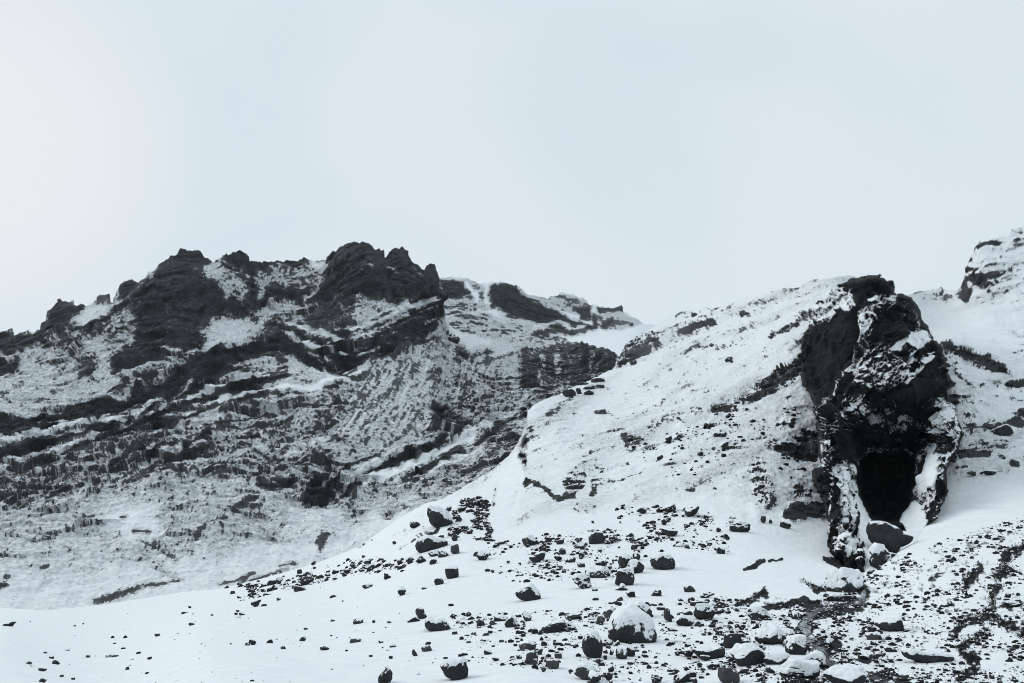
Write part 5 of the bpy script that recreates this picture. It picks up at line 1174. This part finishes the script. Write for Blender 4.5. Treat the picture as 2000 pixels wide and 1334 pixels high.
M_MOSS = bpy.data.materials.new("dead_moss_and_grass"); M_MOSS.use_nodes = True
pm = M_MOSS.node_tree.nodes["Principled BSDF"]; pm.inputs["Roughness"].default_value = .95; pm.inputs["Specular IOR Level"].default_value = .05
nm_ = N(M_MOSS.node_tree, "ShaderNodeTexNoise"); nm_.inputs["Scale"].default_value = 6.0
rm_ = N(M_MOSS.node_tree, "ShaderNodeValToRGB"); rm_.color_ramp.elements[0].color = (.014, .017, .017, 1); rm_.color_ramp.elements[1].color = (.045, .050, .046, 1)
gm_ = N(M_MOSS.node_tree, "ShaderNodeNewGeometry")
wire(M_MOSS.node_tree, gm_.outputs["Position"], nm_.inputs["Vector"]); wire(M_MOSS.node_tree, nm_.outputs["Fac"], rm_.inputs["Fac"]); wire(M_MOSS.node_tree, rm_.outputs["Color"], pm.inputs["Base Color"])
def moss(n):
    """Short dead blades that stick out of the snow along the dark veins of the right bank."""
    veins = [[(2050, 1040, 9), (1999, 1070, 11), (1974, 1090, 13), (1967, 1108, 14), (1949, 1131, 14), (1941, 1153, 13), (1936, 1176, 10), (1924, 1202, 9), (1886, 1214, 9), (1857, 1238, 7)],
             [(1924, 1200, 8), (1965, 1221, 9), (2000, 1241, 9), (2060, 1270, 9)], [(1938, 1227, 6), (1897, 1248, 7), (1870, 1263, 8), (1895, 1286, 9), (1900, 1304, 11), (1870, 1326, 13)],
             [(1911, 1106, 8), (1895, 1128, 9), (1880, 1155, 7)], [(1770, 1279, 4), (1800, 1284, 5), (1858, 1290, 4)], [(1720, 1218, 4), (1745, 1228, 6), (1764, 1226, 4)], [(1565, 1132, 3), (1592, 1152, 6), (1612, 1148, 5)],
             [(1440, 1182, 4), (1470, 1166, 5), (1498, 1156, 6)], [(1495, 1183, 3), (1550, 1178, 4), (1608, 1176, 3)], [(1390, 800, 5), (1480, 762, 9), (1560, 712, 10)], [(1850, 676, 7), (1900, 697, 8), (1970, 729, 4)]]
    segs = [(a, b) for vn in veins for a, b in zip(vn[:-1], vn[1:])]
    Ls = np.array([math.hypot(b[0] - a[0], b[1] - a[1]) * (a[2] + b[2]) for a, b in segs]); cs = np.cumsum(Ls) / Ls.sum()
    vs, fs = [], []
    for k_ in range(n):
        a, b = segs[int(np.searchsorted(cs, rng.random()))]; t_ = rng.random(); w_ = a[2] + (b[2] - a[2]) * t_
        x = a[0] + (b[0] - a[0]) * t_ + rng.normal() * w_ * .55; y = a[1] + (b[1] - a[1]) * t_ + rng.normal() * w_ * .5
        if vnoise(np.array([[x / 9, y / 6, 7.7]]))[0] < .38: continue
        p = on_ground(x, y); px = p[1] / F
        h_ = (3.0 + 6 * rng.random()) * px; w2 = (.7 + .8 * rng.random()) * px; a_ = rng.uniform(0, 6.28)
        s_ = np.array([math.cos(a_), math.sin(a_), 0]) * w2; lean = np.array([rng.normal() * .5, rng.normal() * .5, .75]) * h_
        c = len(vs); q = p - np.array([0, 0, .3 * h_])
        vs += [q - s_, q + s_, q + lean * .6 + s_ * .6, q + lean * 1.2]; fs.append((c, c + 1, c + 2, c + 3))
    o = mesh_object("grass", np.array(vs), np.array(fs), M_MOSS); o["kind"] = "stuff"; tag(o, "dark dead grass and moss sticking out of the snow", "grass")
moss(9000)

# the stream
M_WATER = bpy.data.materials.new("stream_water"); M_WATER.use_nodes = True
wt = M_WATER.node_tree; pw = wt.nodes["Principled BSDF"]
pw.inputs["Roughness"].default_value = .2; pw.inputs["Specular IOR Level"].default_value = .25
gw = N(wt, "ShaderNodeAttribute", attribute_name="foam"); gp = N(wt, "ShaderNodeNewGeometry")
wn_ = N(wt, "ShaderNodeTexNoise"); wn_.inputs["Scale"].default_value = 8.0; wn_.inputs["Detail"].default_value = 6; wn_.inputs["Roughness"].default_value = .65
wire(wt, gp.outputs["Position"], wn_.inputs["Vector"])
ad = N(wt, "ShaderNodeMath", operation="ADD"); wire(wt, gw.outputs["Fac"], ad.inputs[0]); wire(wt, wn_.outputs["Fac"], ad.inputs[1])
mw = N(wt, "ShaderNodeMapRange", interpolation_type="SMOOTHSTEP"); mw.inputs["From Min"].default_value = .72; mw.inputs["From Max"].default_value = 1.15; wire(wt, ad.outputs[0], mw.inputs["Value"])
cw = N(wt, "ShaderNodeMix", data_type="RGBA"); cw.inputs["A"].default_value = (.006, .008, .010, 1); cw.inputs["B"].default_value = (.42, .46, .49, 1)
wire(wt, mw.outputs[0], cw.inputs["Factor"]); wire(wt, cw.outputs["Result"], pw.inputs["Base Color"])
rw = N(wt, "ShaderNodeMapRange"); rw.inputs["To Min"].default_value = .12; rw.inputs["To Max"].default_value = .7; wire(wt, mw.outputs[0], rw.inputs["Value"]); wire(wt, rw.outputs[0], pw.inputs["Roughness"])
bw = N(wt, "ShaderNodeBump"); bw.inputs["Distance"].default_value = .06; bw.inputs["Strength"].default_value = .8; wire(wt, wn_.outputs["Fac"], bw.inputs["Height"]); wire(wt, bw.outputs[0], pw.inputs["Normal"])
sp = np.array(STREAM, float)
tt = np.linspace(0, len(sp) - 1, 220)
cu, cv, cwid = (np.interp(tt, np.arange(len(sp)), sp[:, i]) for i in range(3))
tu, tv = np.gradient(cu), np.gradient(cv); ln = np.hypot(tu, tv); nu, nv = -tv / ln, tu / ln
vs, foam = [], []
for i in range(220):
    wob_ = 1 + .25 * math.sin(i * .31) + .2 * math.sin(i * .83)
    for k_ in range(9):
        s_ = (k_ / 4 - 1) * cwid[i] * .8 * wob_
        p = on_ground(cu[i] + nu[i] * s_, cv[i] + nv[i] * s_ * .7)
        q = p + np.array([0, 0, (3.2 - abs(k_ - 4) * .5) * p[1] / F])
        vs.append(q); foam.append(.5 * max(0, tv[i] / ln[i]) ** 2 + .10 * math.sin(i * .4))
vs = np.array(vs).reshape(220, 9, 3)
for _ in range(3):
    vs[1:-1] = (vs[:-2] + vs[1:-1] * 2 + vs[2:]) / 4
water = mesh_object("stream", vs.reshape(-1, 3), grid_faces(220, 9), M_WATER, attrs={"foam": foam}); water["kind"] = "structure"

# ------------------------------------------------------------------ thin winter haze
M_HAZE = bpy.data.materials.new("haze"); M_HAZE.use_nodes = True
ht = M_HAZE.node_tree; ht.nodes.clear()
ho = N(ht, "ShaderNodeOutputMaterial"); hv = N(ht, "ShaderNodeVolumePrincipled")
hv.inputs["Color"].default_value = (.86, .93, .98, 1); hv.inputs["Density"].default_value = 0.00006; hv.inputs["Anisotropy"].default_value = .2
wire(ht, hv.outputs[0], ho.inputs["Volume"])
lo_, hi_ = np.array([-620.0, -40.0, -75.0]), np.array([620.0, 760.0, 175.0])
hz = np.array([[x, y, z] for x in (lo_[0], hi_[0]) for y in (lo_[1], hi_[1]) for z in (lo_[2], hi_[2])])
haze = mesh_object("haze", hz, [(0, 1, 3, 2), (4, 6, 7, 5), (0, 4, 5, 1), (2, 3, 7, 6), (0, 2, 6, 4), (1, 5, 7, 3)], M_HAZE, smooth_shade=False)
haze["kind"] = "stuff"; tag(haze, "thin pale winter haze in the valley air", "haze")
